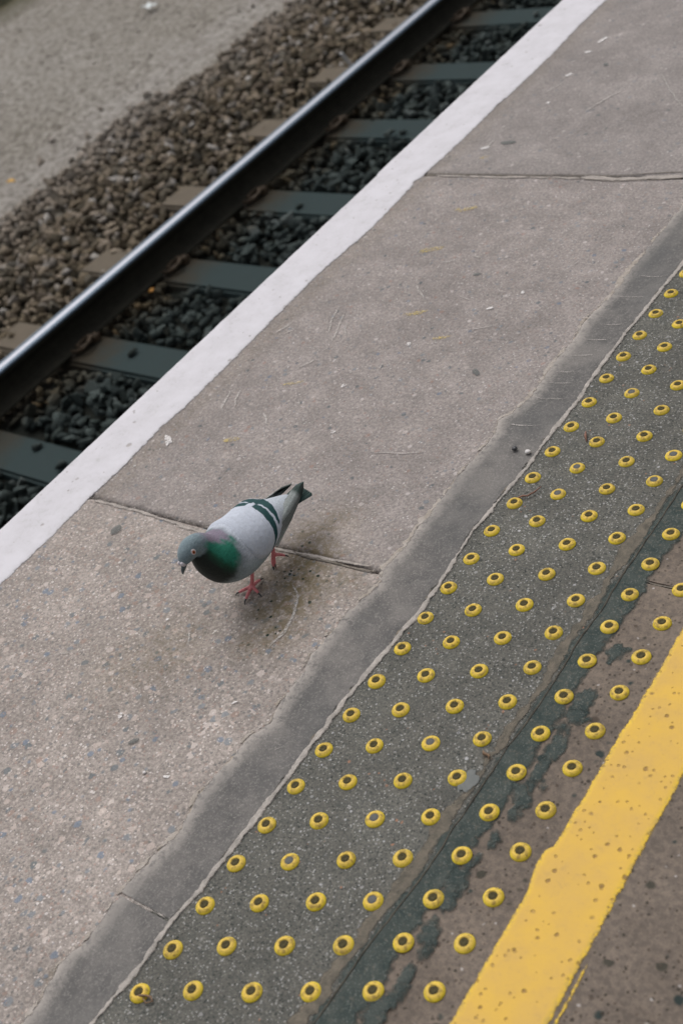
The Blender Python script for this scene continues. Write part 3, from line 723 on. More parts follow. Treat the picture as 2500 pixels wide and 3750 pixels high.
for k, (x, y, a, b, m) in enumerate([(-.794, .915, .018, .007, 0), (-.702, 2.648, .016, .007, 0), (-.711, 2.579, .010, .007, 0), (-.68, 2.3, .008, .005, 0), (-.70, 2.45, .012, .008, 0), (-.735, 2.075, .012, .006, 0), (-.45, 1.30, .006, .004, 0), (-.30, 1.50, .006, .004, 0), (-.34, 1.44, .008, .004, 0),
        (-.51, 1.15, .006, .005, 0), (-.44, 1.02, .005, .004, 0), (-.19, .42, .006, .003, 0), (-.36, .33, .007, .004, 0), (-.20, .27, .006, .003, 0), (-.81, .83, .004, .003, 0), (-.5, .78, .004, .003, 0), (-.43, .52, .003, .003, 0),
        (-.682, 2.101, .022, .010, 1), (-.706, .668, .013, .011, 1), (-.255, 1.241, .013, .006, 1), (-.44, 1.55, .009, .005, 1), (-.30, .30, .009, .005, 1), (-.62, 2.5, .01, .006, 1)]):
    par = slab_near if y < .72 else (slab_mid if y < 1.94 else slab_far)
    blotch('gum_spot' if m else 'paint_fleck', x, y, a, b, rng.uniform(0, 3), M_gum if m else M_wspeck, .0015, 290 + k, par, wob=.2 if m else .4)

# ------------------------------------------------------------------ tactile studs
def mat_stud():
    s = NT('yellow_stud_plastic', .6, spec=.2); co = s.coord(); oi = s.node('ShaderNodeObjectInfo'); x = s.sep(co)
    mp = s.node('ShaderNodeVectorMath', operation='MULTIPLY_ADD'); s.put(mp.inputs[0], oi.outputs['Random']); mp.inputs[1].default_value = (9, 5, 3); s.put(mp.inputs[2], co)
    n = s.noise(mp.outputs[0], 130, 4, .7); n2 = s.noise(mp.outputs[0], 420, 3, .7)
    col = s.mix(s.rng(x[2], .0020, .0048), (.70, .535, .03), (.60, .41, .07))
    col = s.mix(s.math('MULTIPLY', oi.outputs['Random'], .35), col, (.47, .33, .075))
    dirt = s.math('MULTIPLY', s.rng(n.outputs['Fac'], .47, .62, 0, .9), s.rng(x[2], .001, .0035))
    col = s.mix(dirt, col, (.26, .18, .05))
    col = s.mix(s.rng(n2.outputs['Fac'], .64, .72, 0, .6), col, (.14, .10, .04))
    col = s.mix(s.rng(x[2], .0006, .0, 0, .7), col, (.16, .12, .04))
    return s.done(col, s.bump(n.outputs['Fac'], .0004))
M_stud = mat_stud()
M_core = plain('stud_core_dark', (.042, .036, .018), (.085, .072, .036), .8, scale=500, spec=.1)
M_fill = plain('stud_core_grit', (.085, .087, .085), (.12, .12, .115), .9, scale=420, spec=.1)

def lathe(prof, seg=28):
    V, F = [], []
    for r, z in prof:
        for k in range(seg):
            th = 2 * math.pi * k / seg; V.append((r * math.cos(th), r * math.sin(th), z))
    for j in range(len(prof) - 1):
        for k in range(seg):
            k2 = (k + 1) % seg
            F.append((j * seg + k, j * seg + k2, (j + 1) * seg + k2, (j + 1) * seg + k))
    F.append(tuple((len(prof) - 1) * seg + k for k in range(seg)))
    return V, F
V, F = lathe([(.0131, 0), (.0131, .0009), (.0125, .0020), (.0113, .0034), (.0099, .0045), (.0084, .0051), (.0070, .0054), (.0063, .0052), (.0060, .0038)])
_s = mesh_obj('dome', V, F, M_stud, None, True); dome_me = _s.data
V, F = lathe([(.0061, .0040), (.0053, .0043), (.0042, .0041), (.0038, .0047), (.0030, .0050), (.0025, .0049), (.0021, .0043), (.0010, .0045)], 20)
_c = mesh_obj('core', V, F, M_core, None, True); core_me = _c.data
V, F = lathe([(.0062, .0044), (.0055, .0049), (.0030, .0051), (.0008, .0051)], 20)
_f = mesh_obj('core', V, F, M_fill, None, True); fill_me = _f.data
for o in (_s, _c, _f): bpy.data.objects.remove(o)
ORD = ['first', 'second', 'third', 'fourth', 'fifth', 'sixth', 'seventh', 'eighth', 'ninth', 'tenth', 'eleventh', 'twelfth', 'thirteenth', 'fourteenth', 'fifteenth', 'sixteenth', 'seventeenth', 'eighteenth', 'nineteenth', 'twentieth', 'twenty-first', 'twenty-second', 'twenty-third', 'twenty-fourth', 'twenty-fifth', 'twenty-sixth']
ROWN = {'A': 'row beside pale mortar line', 'B': 'second row from mortar line', 'C': 'third row from mortar line', 'D': 'third row from yellow line', 'E': 'row on dark bitumen seam', 'F': 'row beside yellow line'}
GREY = {('C', 4), ('B', 3), ('D', 2), ('B', 14), ('D', 14), ('C', 6), ('B', 18), ('D', 15), ('B', 15)}
TOPZ = {'A': 0.0, 'B': 0, 'C': 0, 'D': 0, 'E': .0012, 'F': .0003}
n_st = 0
for r in 'ABCDEF':
    pts = STUDS[r]
    extra_lo = [(pts[0][0], pts[0][1] - .0668 * (k + 1)) for k in range(2)]
    last = pts[-1]
    extra_hi = [(last[0], last[1] + .0668 * (k + 1)) for k in range(3)]
    for k, (x, y) in enumerate(pts + extra_lo + extra_hi):
        inside = k < len(pts)
        st = empty('tactile_stud', (x, y, TOPZ[r] - .0002)); st.rotation_euler = (rng.normal(0, .012), rng.normal(0, .012), rng.uniform(0, 6.28))
        sc = 1 + rng.normal(0, .015); st.scale = (sc, sc, 1 + rng.normal(0, .05))
        if n_st: st.name = 'tactile_stud'
        d = bpy.data.objects.new('dome', dome_me); COL.objects.link(d); d.parent = st
        grey = inside and (r, k) in GREY
        c = bpy.data.objects.new('core', fill_me if grey else core_me); COL.objects.link(c); c.parent = st
        if inside:
            look = 'yellow stud, grit-filled grey centre' if grey else 'yellow stud, dark ringed centre'
            tag(st, '%s, %s from bottom in %s' % (look, ORD[k], ROWN[r]), 'tactile stud', 'yellow tactile studs along the platform edge')
        elif k < len(pts) + 2:
            tag(st, 'yellow stud beyond the bottom edge of the photo', 'tactile stud', 'studs continuing below the photo')
        else:
            right_edge = k == len(pts) + 2
            tag(st, ('yellow stud cut by the right photo edge, topmost of %s' % ROWN[r]) if right_edge and r in 'AEBF' else 'yellow stud beyond the right edge of the photo', 'tactile stud',
                'yellow tactile studs along the platform edge' if right_edge and r in 'AEBF' else 'studs continuing past the right edge of the photo')
        n_st += 1

# ------------------------------------------------------------------ track
RZ = -0.86          # top of rail
RAILX, RAILN = -3.20, -1.695
def bed_h(x, y):
    x = np.asarray(x, float); y = np.asarray(y, float)
    h = np.where((x > RAILX + .07) & (x < RAILN), -1.020, -1.036) + np.zeros(np.broadcast(x, y).shape)
    h = h + np.where(x < -3.7, .012 * np.clip((-3.7 - x) / .1, 0, 1), 0)
    h = h - .13 * np.clip((-4.0 - x) / 1.2, 0, 1) ** 1.2
    return h + .018 * fbm(x * 2.2, y * 2.2, 5, 3)

ground = empty('ground'); tag(ground, kind='structure')
gx = np.concatenate([np.linspace(-60, -9.2, 24), np.arange(-9.1, -4.6, .04)]); gy = np.concatenate([np.linspace(-40, 1.4, 20), np.arange(1.5, 9.5, .04), np.linspace(9.8, 80, 24)])
GX, GY = np.meshgrid(gx, gy)
GZ = -1.165 + .02 * fbm(GX * 1.4, GY * 1.4, 11, 4) + .006 * fbm(GX * 14, GY * 14, 12, 3)
GZ = GZ - .03 * np.clip((GX + 5.0) / .3, 0, 1)
n, m = GX.shape; i = np.arange(n - 1)[:, None] * m + np.arange(m - 1)[None, :]
o = mesh_obj('path', np.stack([GX, GY, GZ], -1).reshape(-1, 3), np.stack([i, i + 1, i + m + 1, i + m], -1).reshape(-1, 4), M_cess, None, True)
tag(o, kind='structure')
bpy.data.objects.remove(ground)
# base earth everywhere
bm = bmesh.new(); bmesh.ops.create_grid(bm, x_segments=2, y_segments=2, size=120)
for v in bm.verts: v.co.z = -1.30
o = bm_obj('ground', bm, M_bed); tag(o, kind='structure')

gx = np.arange(-5.7, -.85, .03); gy = np.arange(-1.8, 9.5, .03)
GX, GY = np.meshgrid(gx, gy)
GZ = bed_h(GX, GY) - .035 - .08 * np.clip((-5.25 - GX) / .3, 0, 1) + .008 * fbm(GX * 20, GY * 20, 3)
n, m = GX.shape; i = np.arange(n - 1)[:, None] * m + np.arange(m - 1)[None, :]
ballast = mesh_obj('ballast', np.stack([GX, GY, GZ], -1).reshape(-1, 3), np.stack([i, i + 1, i + m + 1, i + m], -1).reshape(-1, 4), M_bed, None, True)
tag(ballast, kind='structure')

# rails
def rail(x0, label):
    y0, y1 = -6.0, 16.0
    root = empty('rail', (x0, 0, RZ)); tag(root, label, 'rail')
    half = [(.0000, -.142), (.068, -.142), (.068, -.134), (.060, -.130), (.030, -.121), (.014, -.114), (.010, -.100), (.0095, -.070), (.012, -.050), (.020, -.040), (.034, -.032), (.036, -.028), (.0365, -.012)]
    L = [(-a, b) for a, b in half[1:]]
    R_ = [(a, b) for a, b in half[1:]][::-1]
    prof = L + R_
    V = [(a, y, b) for y in (y0, y1) for a, b in prof]; k = len(prof)
    F = [(j, (j + 1) % k, k + (j + 1) % k, k + j) for j in range(k) if j != len(L) - 1]
    o = mesh_obj('rail_web', V, F, M_rail_side, root); fix_normals(o)
    top = [(-.0365, -.012), (-.0355, -.0075), (-.0325, -.0038), (-.027, -.0018), (-.018, -.0007), (-.009, -.0002), (0, 0), (.009, -.0002), (.018, -.0007), (.027, -.0018), (.0325, -.0038), (.0355, -.0075), (.0365, -.012)]
    ys = np.linspace(y0, y1, 60)
    V = [(a, y, b) for y in ys for a, b in top]; k = len(top)
    F = [(r * k + j, r * k + j + 1, (r + 1) * k + j + 1, (r + 1) * k + j) for r in range(len(ys) - 1) for j in range(k - 1)]
    mesh_obj('running_surface', V, F, M_rail_top, root, True, attrs={'side': [(a + .0365) / .073 for y in ys for a, b in top]})
    return root
rail(RAILX, 'steel rail with bright polished top running diagonally through the ballast')
rail(RAILN, 'steel rail hidden below the painted platform edge')

# sleepers
SL = [-.15, .44, 1.03, 1.61, 2.24, 2.835, 3.425, 4.10, 4.68, 5.29, 5.90, 6.50, 7.10]
ztop = -1.022
def sleeper_mesh():
    bm = bmesh.new(); box_bm(bm, -1.27, 1.27, -.10, .10, -.19, 0, .012)
    for v in bm.verts:
        if v.co.z < -.1: v.co.y *= 1.25
    me = bpy.data.meshes.new('sleeper_body'); bm.to_mesh(me); bm.free(); me.materials.append(M_sleeper); return me
def clip_mesh(sgn):
    pts = [(.052, -.055, .016), (.085, -.05, .018), (.112, -.030, .024), (.118, .0, .034), (.105, .028, .040), (.080, .034, .036), (.062, .020, .028), (.056, -.002, .022), (.066, -.026, .024), (.088, -.022, .020), (.094, .02, .018), (.094, .06, .018)]
    V, F = tube([(a * sgn, b * sgn, c) for a, b, c in pts], .009, 8)
    bm = bmesh.new()
    vs = [bm.verts.new(v) for v in V]
    for f in F: bm.faces.new([vs[q] for q in f])
    box_bm(bm, .088 * sgn - .020, .088 * sgn + .020, .035, .075, 0, .032, .005) if sgn > 0 else box_bm(bm, .088 * sgn - .020, .088 * sgn + .020, -.075, -.035, 0, .032, .005)
    me = bpy.data.meshes.new('rail_clip'); bm.to_mesh(me); bm.free(); me.materials.append(M_clip); return me
def pad_mesh():
    bm = bmesh.new(); box_bm(bm, -.085, .085, -.075, .075, 0, .012, .003)
    me = bpy.data.meshes.new('rail_pad'); bm.to_mesh(me); bm.free(); me.materials.append(M_pad); return me
sl_me, cl_me, cr_me, pd_me = sleeper_mesh(), clip_mesh(1), clip_mesh(-1), pad_mesh()
SLAB = {1.61: 'dark concrete sleeper at the lower left edge, nearest the camera', 2.24: 'dark concrete sleeper carrying a dark stone, second from the left edge', 2.835: 'dark bare concrete sleeper with rust-brown end, third from the left edge',
        3.425: 'dark concrete sleeper carrying a dark stone, in the middle of the visible track', 4.10: 'dark concrete sleeper partly overrun by ballast, third from the top', 4.68: 'narrow dark bare concrete sleeper, second from the top', 5.29: 'dark concrete sleeper at the top of the photo, with a small brown stone'}
for y in SL:
    zt = ztop - .0 
    root = empty('sleeper', (-2.4475, y, -1.012)); root.rotation_euler = (0, 0, rng.normal(0, .006) - .035)
    root['group'] = 'concrete sleepers under the rails'; root['category'] = 'sleeper'
    root['label'] = SLAB.get(y, 'dark concrete sleeper outside the photo')
    if y not in SLAB: root['group'] = 'sleepers continuing outside the photo'
    for nm, me, loc in [('sleeper_body', sl_me, (0, 0, 0))] + [(a, b, c) for rx in (RAILX + 2.4475, RAILN + 2.4475) for a, b, c in (('rail_pad', pd_me, (rx, 0, 0)), ('rail_clip', cl_me, (rx, 0, .002)), ('rail_clip', cr_me, (rx, 0, .002)))]:
        o = bpy.data.objects.new(nm, me); COL.objects.link(o); o.parent = root; o.location = loc

# ballast stones
def rock_mesh(seed, smooth=0):
    r = np.random.default_rng(seed)
    bm = bmesh.new()
    p = r.normal(size=(13, 3)); p /= np.linalg.norm(p, axis=1)[:, None]
    p *= r.uniform(.8, 1.05, (13, 1)) * np.array([.5, .5 * r.uniform(.55, .85), .5 * r.uniform(.42, .7)])
    vs = [bm.verts.new(q) for q in p]
    res = bmesh.ops.convex_hull(bm, input=vs)
    junk = [g for g in res['geom_interior'] if isinstance(g, bmesh.types.BMVert)]
    bmesh.ops.delete(bm, geom=junk, context='VERTS')
    bmesh.ops.triangulate(bm, faces=bm.faces[:])
    bmesh.ops.recalc_face_normals(bm, faces=bm.faces[:])
    me = bpy.data.meshes.new('stone'); bm.to_mesh(me); bm.free(); me.materials.append(M_stone)
    return me
rocks = [rock_mesh(100 + k) for k in range(24)]
rock_np = []
for me in rocks:
    v = np.zeros(len(me.vertices) * 3, np.float32); me.vertices.foreach_get('co', v)
    f = np.zeros(len(me.polygons) * 3, np.int32); me.polygons.foreach_get('vertices', f)
    rock_np.append((v.reshape(-1, 3), f.reshape(-1, 3)))
_R = np.array([_right, _down, _fwd]); _C = np.array(cam.matrix_world.translation)
def project(P):
    c = (np.asarray(P) - _C) @ _R.T
    return c[..., 0] / c[..., 2] * 2876.2 / 1568, c[..., 1] / c[..., 2] * 2876.2 / 2352, c[..., 2]
stones = []      # x, y, z, size, shape, quaternion
def scatter(x0, x1, y0, y1, sp, smin, smax, lift, keep=1.0):
    xs = np.arange(x0, x1, sp); ys = np.arange(y0, y1, sp)
    X, Y = np.meshgrid(xs, ys)
    X = X + rng.uniform(-.48, .48, X.shape) * sp; Y = Y + rng.uniform(-.48, .48, X.shape) * sp
    X, Y = X.ravel(), Y.ravel()
    S = smin + (smax - smin) * rng.beta(1.6, 2.4, X.size)
    H = bed_h(X, Y)
    ok = rng.uniform(size=X.size) < keep
    for sy in SL:
        on = (np.abs(Y - sy + .035 * (X + 2.4475)) < .10 + S * .30) & (X > -3.73 - S * .3)
        ok &= ~(on & ~((X < -3.29) & (rng.uniform(size=X.size) < .42 + .8 * np.clip((-3.45 - X) / .25, 0, 1))))
    ok &= ~(np.abs(X - RAILX) < .078 + S * .2) | (H < -1.2)
    ok &= ~(np.abs(X - RAILN) < .078 + S * .2)
    edge = -5.12 + .28 * fbm(Y * 1.1, Y * 0, 77, 4) + .12 * fbm(Y * 5, X * 5, 78, 3)
    ok &= (X > edge) | (rng.uniform(size=X.size) < .018 * np.exp((X - edge) / .3))
    Z = H + lift + rng.uniform(-.008, .010, X.size)
    out = X < edge
    Z = np.where(out, -1.155, Z)
    for x, y, z, s in zip(X[ok], Y[ok], Z[ok], S[ok]):
        q = rng.normal(size=4); q[1:3] *= .45; q /= np.linalg.norm(q)
        stones.append((x, y, z, s, int(rng.integers(24)), q))
scatter(-5.9, -2.35, .9, 7.4, .047, .050, .098, -.018)
scatter(-5.6, -2.35, .9, 7.4, .060, .052, .110, .006, .62)
scatter(-2.35, -.95, -.2, 7.4, .046, .045, .065, -.006)
scatter(-5.3, -2.35, 7.4, 9.0, .055, .05, .07, 0)
scatter(-5.3, -2.35, -.6, .9, .055, .05, .07, 0)
# under the rail foot, between sleepers
for xr in (RAILX, RAILN):
    for y in np.arange(.5, 8, .035):
        if min(abs(y - s) for s in SL) > .12:
            for k in range(3):
                q = rng.normal(size=4); q /= np.linalg.norm(q)
                stones.append((xr + rng.uniform(-.08, .08), y + rng.uniform(-.015, .015), -1.060 + rng.uniform(-.01, .004), rng.uniform(.036, .05), int(rng.integers(24)), q))
# stones lying on sleepers and against the far ends
for (x, y, s) in ((-2.83, 2.27, .062), (-2.80, 3.39, .050), (-2.72, 4.03, .075), (-2.665, 4.05, .06), (-2.62, 5.28, .05), (-2.95, 4.20, .03), (-2.58, 1.61, .06), (-2.79, 1.67, .055)):
    stones.append((x, y, -1.012 + s * .22, s, int(rng.integers(24)), np.array([1., 0, 0, rng.uniform(-1, 1)]) / 1.2))
P = np.array([[s[0], s[1], s[2]] for s in stones]); S = np.array([s[3] for s in stones])
u, v_, dd = project(P)
score = S / dd
vis = (np.abs(u) < .49) & (np.abs(v_) < .49) & (P[:, 0] < -2.62)
# line of sight over the platform edge
t_ = (EDGE - _C[0]) / (P[:, 0] - _C[0]); zed = _C[2] + (P[:, 2] - _C[2]) * t_
vis &= (zed > .01) & ~((np.abs(P[:, 0] - RAILX) < .10)) & ~((P[:, 0] < -3.24) & (P[:, 0] > -3.42)) & (P[:, 2] > bed_h(P[:, 0], P[:, 1]) - .008)
score = np.where(vis, score, 0)
top = set(np.argsort(-score)[:296].tolist()) 
def qmat(q):
    w, x, y, z = q / np.linalg.norm(q)
    return np.array([[1 - 2 * (y * y + z * z), 2 * (x * y - z * w), 2 * (x * z + y * w)], [2 * (x * y + z * w), 1 - 2 * (x * x + z * z), 2 * (y * z - x * w)], [2 * (x * z - y * w), 2 * (y * z + x * w), 1 - 2 * (x * x + y * y)]])
VV, FF, base = [], [], 0
for k, (x, y, z, s, sh, q) in enumerate(stones):
    if k in top:
        o = bpy.data.objects.new('stone', rocks[sh]); COL.objects.link(o); o.parent = ballast
        o.rotation_mode = 'QUATERNION'; o.rotation_quaternion = tuple(float(c) for c in q / np.linalg.norm(q)); o.location = (x, y, z); o.scale = (s, s, s)
    else:
        v, f = rock_np[sh]
        VV.append((v * s) @ qmat(q).T + (x, y, z)); FF.append(f + base); base += len(v)
o = mesh_obj('loose_stone', np.concatenate(VV), np.concatenate(FF), M_stone, ballast)
tag(o, kind='stuff')

# fine grit on the path: small stones
pts = []
for k in range(2600):
    x, y = rng.uniform(-8.2, -5.1), rng.uniform(2.2, 9.0)
    pts.append((x, y, -1.163, rng.uniform(.008, .022) if k % 12 else rng.uniform(.02, .04), int(rng.integers(24)), rng.normal(size=4)))
VV, FF, base = [], [], 0
for (x, y, z, s, sh, q) in pts:
    v, f = rock_np[sh]; VV.append((v * s) @ qmat(q).T + (x, y, z)); FF.append(f + base); base += len(v)
M_grit = plain('path_grit', (.16, .14, .12), (.34, .31, .28), .9, scale=12)
o = mesh_obj('grit', np.concatenate(VV), np.concatenate(FF), M_grit, None); tag(o, 'small loose grit scattered over the compacted path', 'grit', kind='stuff')

# dark planted bank beyond the path (a corner of it shows at the top left)
bx = np.arange(-11.5, -8.0, .07); by = np.arange(3.0, 13.0, .07)
GX, GY = np.meshgrid(bx, by)
edge_b = -9.15 - .28 * (GY - 6.5) * 0 + .25 * fbm(GY * .9, GY * 0, 5)
GZ = -1.20 + .55 * np.clip((edge_b - GX) / .9, 0, 1) ** .6 + .07 * fbm(GX * 5, GY * 5, 8, 4) * (GX < edge_b)
n, m = GX.shape; i = np.arange(n - 1)[:, None] * m + np.arange(m - 1)[None, :]
o = mesh_obj('bank', np.stack([GX, GY, GZ], -1).reshape(-1, 3), np.stack([i, i + 1, i + m + 1, i + m], -1).reshape(-1, 4), M_moss, None, True); tag(o, kind='structure')

# ------------------------------------------------------------------ litter and small things
def thing_mesh(name, V, F, mat, label, cat, smooth=True):
    o = mesh_obj(name, V, F, mat, None, smooth); tag(o, label, cat); return o
V, F = tube([(.006, .943, .003), (.013, .949, .0045), (.020, .951, .004), (.028, .962, .005), (.033, .975, .0065)], [.0012, .0014, .0015, .0013, .0007], 6)
thing_mesh('twig', V, F, M_bark, 'thin reddish curved twig touching a stud beside the pale mortar line', 'twig')
V, F = tube([(.036, 1.124, .003), (.042, 1.112, .004), (.050, 1.100, .003)], [.0008, .0024, .0007], 6)
thing_mesh('twig', V, F, M_bark, 'short stubby reddish twig beside a stud in the upper right', 'twig')
V, F = tube([(.000, -.006, .003), (.008, -.002, .006), (.014, .001, .005), (.020, .003, .0035), (.026, .000, .003), (.019, -.006, .003), (.012, -.003, .004)], [.001, .0016, .0016, .0016, .0012, .001, .0008], 6)
thing_mesh('rubber_scrap', V, F, M_leafbrown, 'tiny brown curled scrap against the bottom left stud', 'scrap')
V, F = tube([(.216, .482, .002), (.221, .477, .005), (.228, .478, .003), (.231, .472, .004)], [.001, .0024, .0018, .0006], 6)
thing_mesh('dry_leaf_scrap', V, F, M_leafbrown, 'small dark dried leaf scrap on the tarmac near the bitumen seam', 'leaf')
def pebble(loc, s, mat, label):
    bm = bmesh.new(); bmesh.ops.create_icosphere(bm, subdivisions=2, radius=s)
    for v in bm.verts:
        v.co *= 1 + .25 * float(fbm(v.co.x / s + loc[0] * 90, v.co.y / s + v.co.z / s, 3, 2)); v.co.z *= .7
    o = bm_obj('pebble', bm, mat, None, True); o.location = loc; tag(o, label, 'pebble'); return o
pebble((-.061, 1.052, .0062), .0048, M_peb_black, 'tiny black pebble lying on the grey mortar band')
pebble((-.034, 1.050, .0055), .0048, M_peb_white, 'small white pebble beside the pale mortar line')
pebble((-.24, .262, .001), .0028, M_peb_white, 'tiny pale pebble on the pinkish slab near the mortar band')
def leaf(loc, l, w, rot, mat, label, curl=.25):
    V, F = [], []
    nl, nw = 10, 4
    for a in range(nl + 1):
        t = a / nl; ww = w * max(0.0, math.sin(math.pi * min(1, t * .97 + .03))) ** .8
        for b in range(nw + 1):
            s_ = b / nw * 2 - 1
            V.append((t * l - l / 2, s_ * ww / 2, curl * w * s_ * s_ + .12 * l * math.sin(t * 3)))
    for a in range(nl):
        for b in range(nw):
            q = a * (nw + 1) + b; F.append((q, q + 1, q + nw + 2, q + nw + 1))
    o = mesh_obj('leaf', V, F, mat, None, True)
    md = o.modifiers.new('thick', 'SOLIDIFY'); md.thickness = .0008
    o.location = loc; o.rotation_euler = rot; tag(o, label, 'leaf'); return o
leaf((-5.40, 3.73, -1.12), .06, .035, (.1, .1, .4), M_leafyellow, 'small yellow leaf at the left edge where ballast meets the path')
leaf((-3.10, 2.68, -1.005), .035, .022, (.3, .2, 1.2), M_leaforange, 'small orange leaf on dark ballast beside the rail foot')
# white paper scrap and upright plastic stick
V, F = [], []
for a in range(6):
    for b in range(5):
        V.append((a * .022 - .055, b * .018 - .036, .012 * math.sin(a * 1.3 + b * 1.7) + .012))
for a in range(5):
    for b in range(4):
        q = a * 5 + b; F.append((q, q + 1, q + 6, q + 5))
o = mesh_obj('paper_scrap', V, F, M_paper, None); o.location = (-6.62, 6.30, -1.13); md = o.modifiers.new('thick', 'SOLIDIFY'); md.thickness = .001
tag(o, 'crumpled white paper scrap on the path at the top of the photo', 'litter')
bm = bmesh.new(); box_bm(bm, -.010, .010, -.006, .006, -.10, .10, .003)
o = bm_obj('plastic_stick', bm, M_plasticw); o.location = (-3.40, 4.68, -.955); o.rotation_euler = (.25, -.28, .3)
tag(o, 'short pale plastic stick standing in the ballast behind the rail', 'stick')

# ------------------------------------------------------------------ pigeon
def mat_feather(name, rough=.75, spec=.12, vr=(.74, 1.26), scale=1.0, sheen=0.0, bumpd=.0012):
    s = NT(name, rough, spec=spec); co = s.coord(); c = s.attr('Col').outputs['Color']
    mp = s.node('ShaderNodeMapping'); s.put(mp.inputs['Vector'], co); mp.inputs['Scale'].default_value = (1.5, .55, 1.0)
    n = s.noise(mp.outputs[0], 420 * scale, 4, .7, .4); v = s.vor(s.warp(mp.outputs[0], 90, .004), 210 * scale)
    k = s.rng(n.outputs['Fac'], .3, .7, *vr)
    g = s.node('ShaderNodeCombineColor')
    for i in range(3): s.put(g.inputs[i], k)
    col = s.mix(1.0, c, g.outputs[0], 'MULTIPLY')
    if sheen: 
        s.b.inputs['Sheen Weight'].default_value = sheen; s.b.inputs['Sheen Roughness'].default_value = .5
    h = s.math('ADD', s.math('MULTIPLY', n.outputs['Fac'], .6), s.math('MULTIPLY', v.outputs['Distance'], .8))
    return s.done(col, s.bump(h, bumpd))
M_feather = mat_feather('pigeon_plumage', sheen=.08, bumpd=.0006)
M_wing = mat_feather('pigeon_wing_plumage', scale=.8, bumpd=.00018, vr=(.90, 1.09))
M_quill = mat_feather('pigeon_quill', .6, scale=.8, bumpd=.0004)
M_leg = plain('pigeon_leg_skin', (.50, .12, .125), (.62, .22, .23), .6, scale=320, bumpd=.0008)
M_claw = plain('pigeon_claw', (.02, .02, .02), (.05, .05, .05), .4)
M_beak = plain('pigeon_beak', (.055, .075, .08), (.10, .13, .135), .45, scale=200)
M_cere = plain('pigeon_cere', (.60, .56, .58), (.48, .45, .48), .8, scale=300)
M_lid = plain('pigeon_eyelid', (.46, .42, .41), (.40, .36, .36), .7, scale=300)
M_iris = plain('pigeon_iris', (.42, .09, .015), (.30, .05, .01), .2, scale=400, spec=.6)
M_pupil = plain('pigeon_pupil', (.006, .006, .006), (.01, .01, .01), .1, spec=.6)

PX0, PY0 = -.330, .645
pigeon = empty('pigeon', (PX0, PY0, 0)); tag(pigeon, 'grey pigeon with green neck and two dark wing bars walking on the platform', 'pigeon')
# spine stations in local coords: (x, y, z, half width, half height)
ST = [(-.001, -.1055, .1385, .0040, .0045), (-.001, -.1035, .1410, .0080, .0080), (-.001, -.0985, .1455, .0122, .0120), (-.001, -.0910, .1495, .0155, .0150), (-.001, -.0810, .1515, .0170, .0168),
      (0, -.0710, .1485, .0180, .0182), (0, -.0640, .1405, .0215, .0215), (.001, -.0600, .1280, .0290, .0285), (.002, -.0530, .1150, .0385, .0375), (.003, -.0400, .1010, .0465, .0465),
      (.003, -.0200, .0895, .0515, .0490), (.003, .0050, .0850, .0520, .0455), (.003, .0330, .0835, .0495, .0395), (.003, .0600, .0830, .0430, .0330), (.004, .0850, .0810, .0330, .0235),
      (.005, .1070, .0790, .0220, .0150), (.006, .1240, .0770, .0120, .0085), (.006, .1310, .0760, .0050, .0040)]
ST = np.array(ST)
def catmull(A, n):
    k = len(A); t = np.linspace(0, k - 1 - 1e-6, n); i = t.astype(int); f = (t - i)[:, None]
    p0 = A[np.clip(i - 1, 0, k - 1)]; p1 = A[i]; p2 = A[np.clip(i + 1, 0, k - 1)]; p3 = A[np.clip(i + 2, 0, k - 1)]
    return .5 * ((2 * p1) + (-p0 + p2) * f + (2 * p0 - 5 * p1 + 4 * p2 - p3) * f ** 2 + (-p0 + 3 * p1 - 3 * p2 + p3) * f ** 3), t
NS, NT_ = 150, 72
SP, ST_t = catmull(ST, NS)
tan = np.gradient(SP[:, :3], axis=0); tan[:, 0] = 0
ker = np.ones(13) / 13
for c in (1, 2): tan[:, c] = np.convolve(np.pad(tan[:, c], 6, mode='edge'), ker, 'valid')
tan /= np.linalg.norm(tan, axis=1)[:, None]
nor = np.stack([np.zeros(NS), -tan[:, 2], tan[:, 1]], 1)      # dorsal direction
def body_pt(si, th, off=0.0):
    """si fractional index in 0..NS-1, th angle from dorsal towards +x (radians)"""
    si = np.clip(np.asarray(si, float), 0, NS - 1.001); i = si.astype(int); f = (si - i)[..., None]
    c = SP[i] * (1 - f) + SP[i + 1] * f; nn = nor[i] * (1 - f) + nor[i + 1] * f
    w = c[..., 3] + off; h = c[..., 4] + off
    return c[..., :3] + np.stack([np.sin(th) * w, nn[..., 1] * np.cos(th) * h, nn[..., 2] * np.cos(th) * h], -1)
SI, TH = np.meshgrid(np.arange(NS), np.linspace(0, 2 * math.pi, NT_, endpoint=False), indexing='ij')
BP = body_pt(SI, TH)
def lerp(a, b, t): t = np.clip(t, 0, 1)[..., None]; return np.asarray(a) * (1 - t) + np.asarray(b) * t
def sstep(a, b, x): t = np.clip((x - a) / (b - a), 0, 1); return t * t * (3 - 2 * t)
C_head = (.150, .195, .215); C_green = (.018, .135, .090); C_purple = (.165, .138, .18); C_slate = (.16, .185, .20); C_breast = (.014, .017, .014)
C_wing = (.40, .425, .485); C_belly = (.24, .285, .31); C_bar = (.016, .050, .052); C_back = (.385, .41, .465); C_rump = (.36, .39, .43); C_dkgreen = (.012, .06, .035)
yy, zz = BP[..., 1], BP[..., 2]; up = np.cos(TH); tt = ST_t[SI]
nz = fbm(BP[..., 1] * 160, BP[..., 2] * 160 + BP[..., 0] * 160, 3, 3)
col = np.broadcast_to(np.array(C_head), BP.shape).copy()
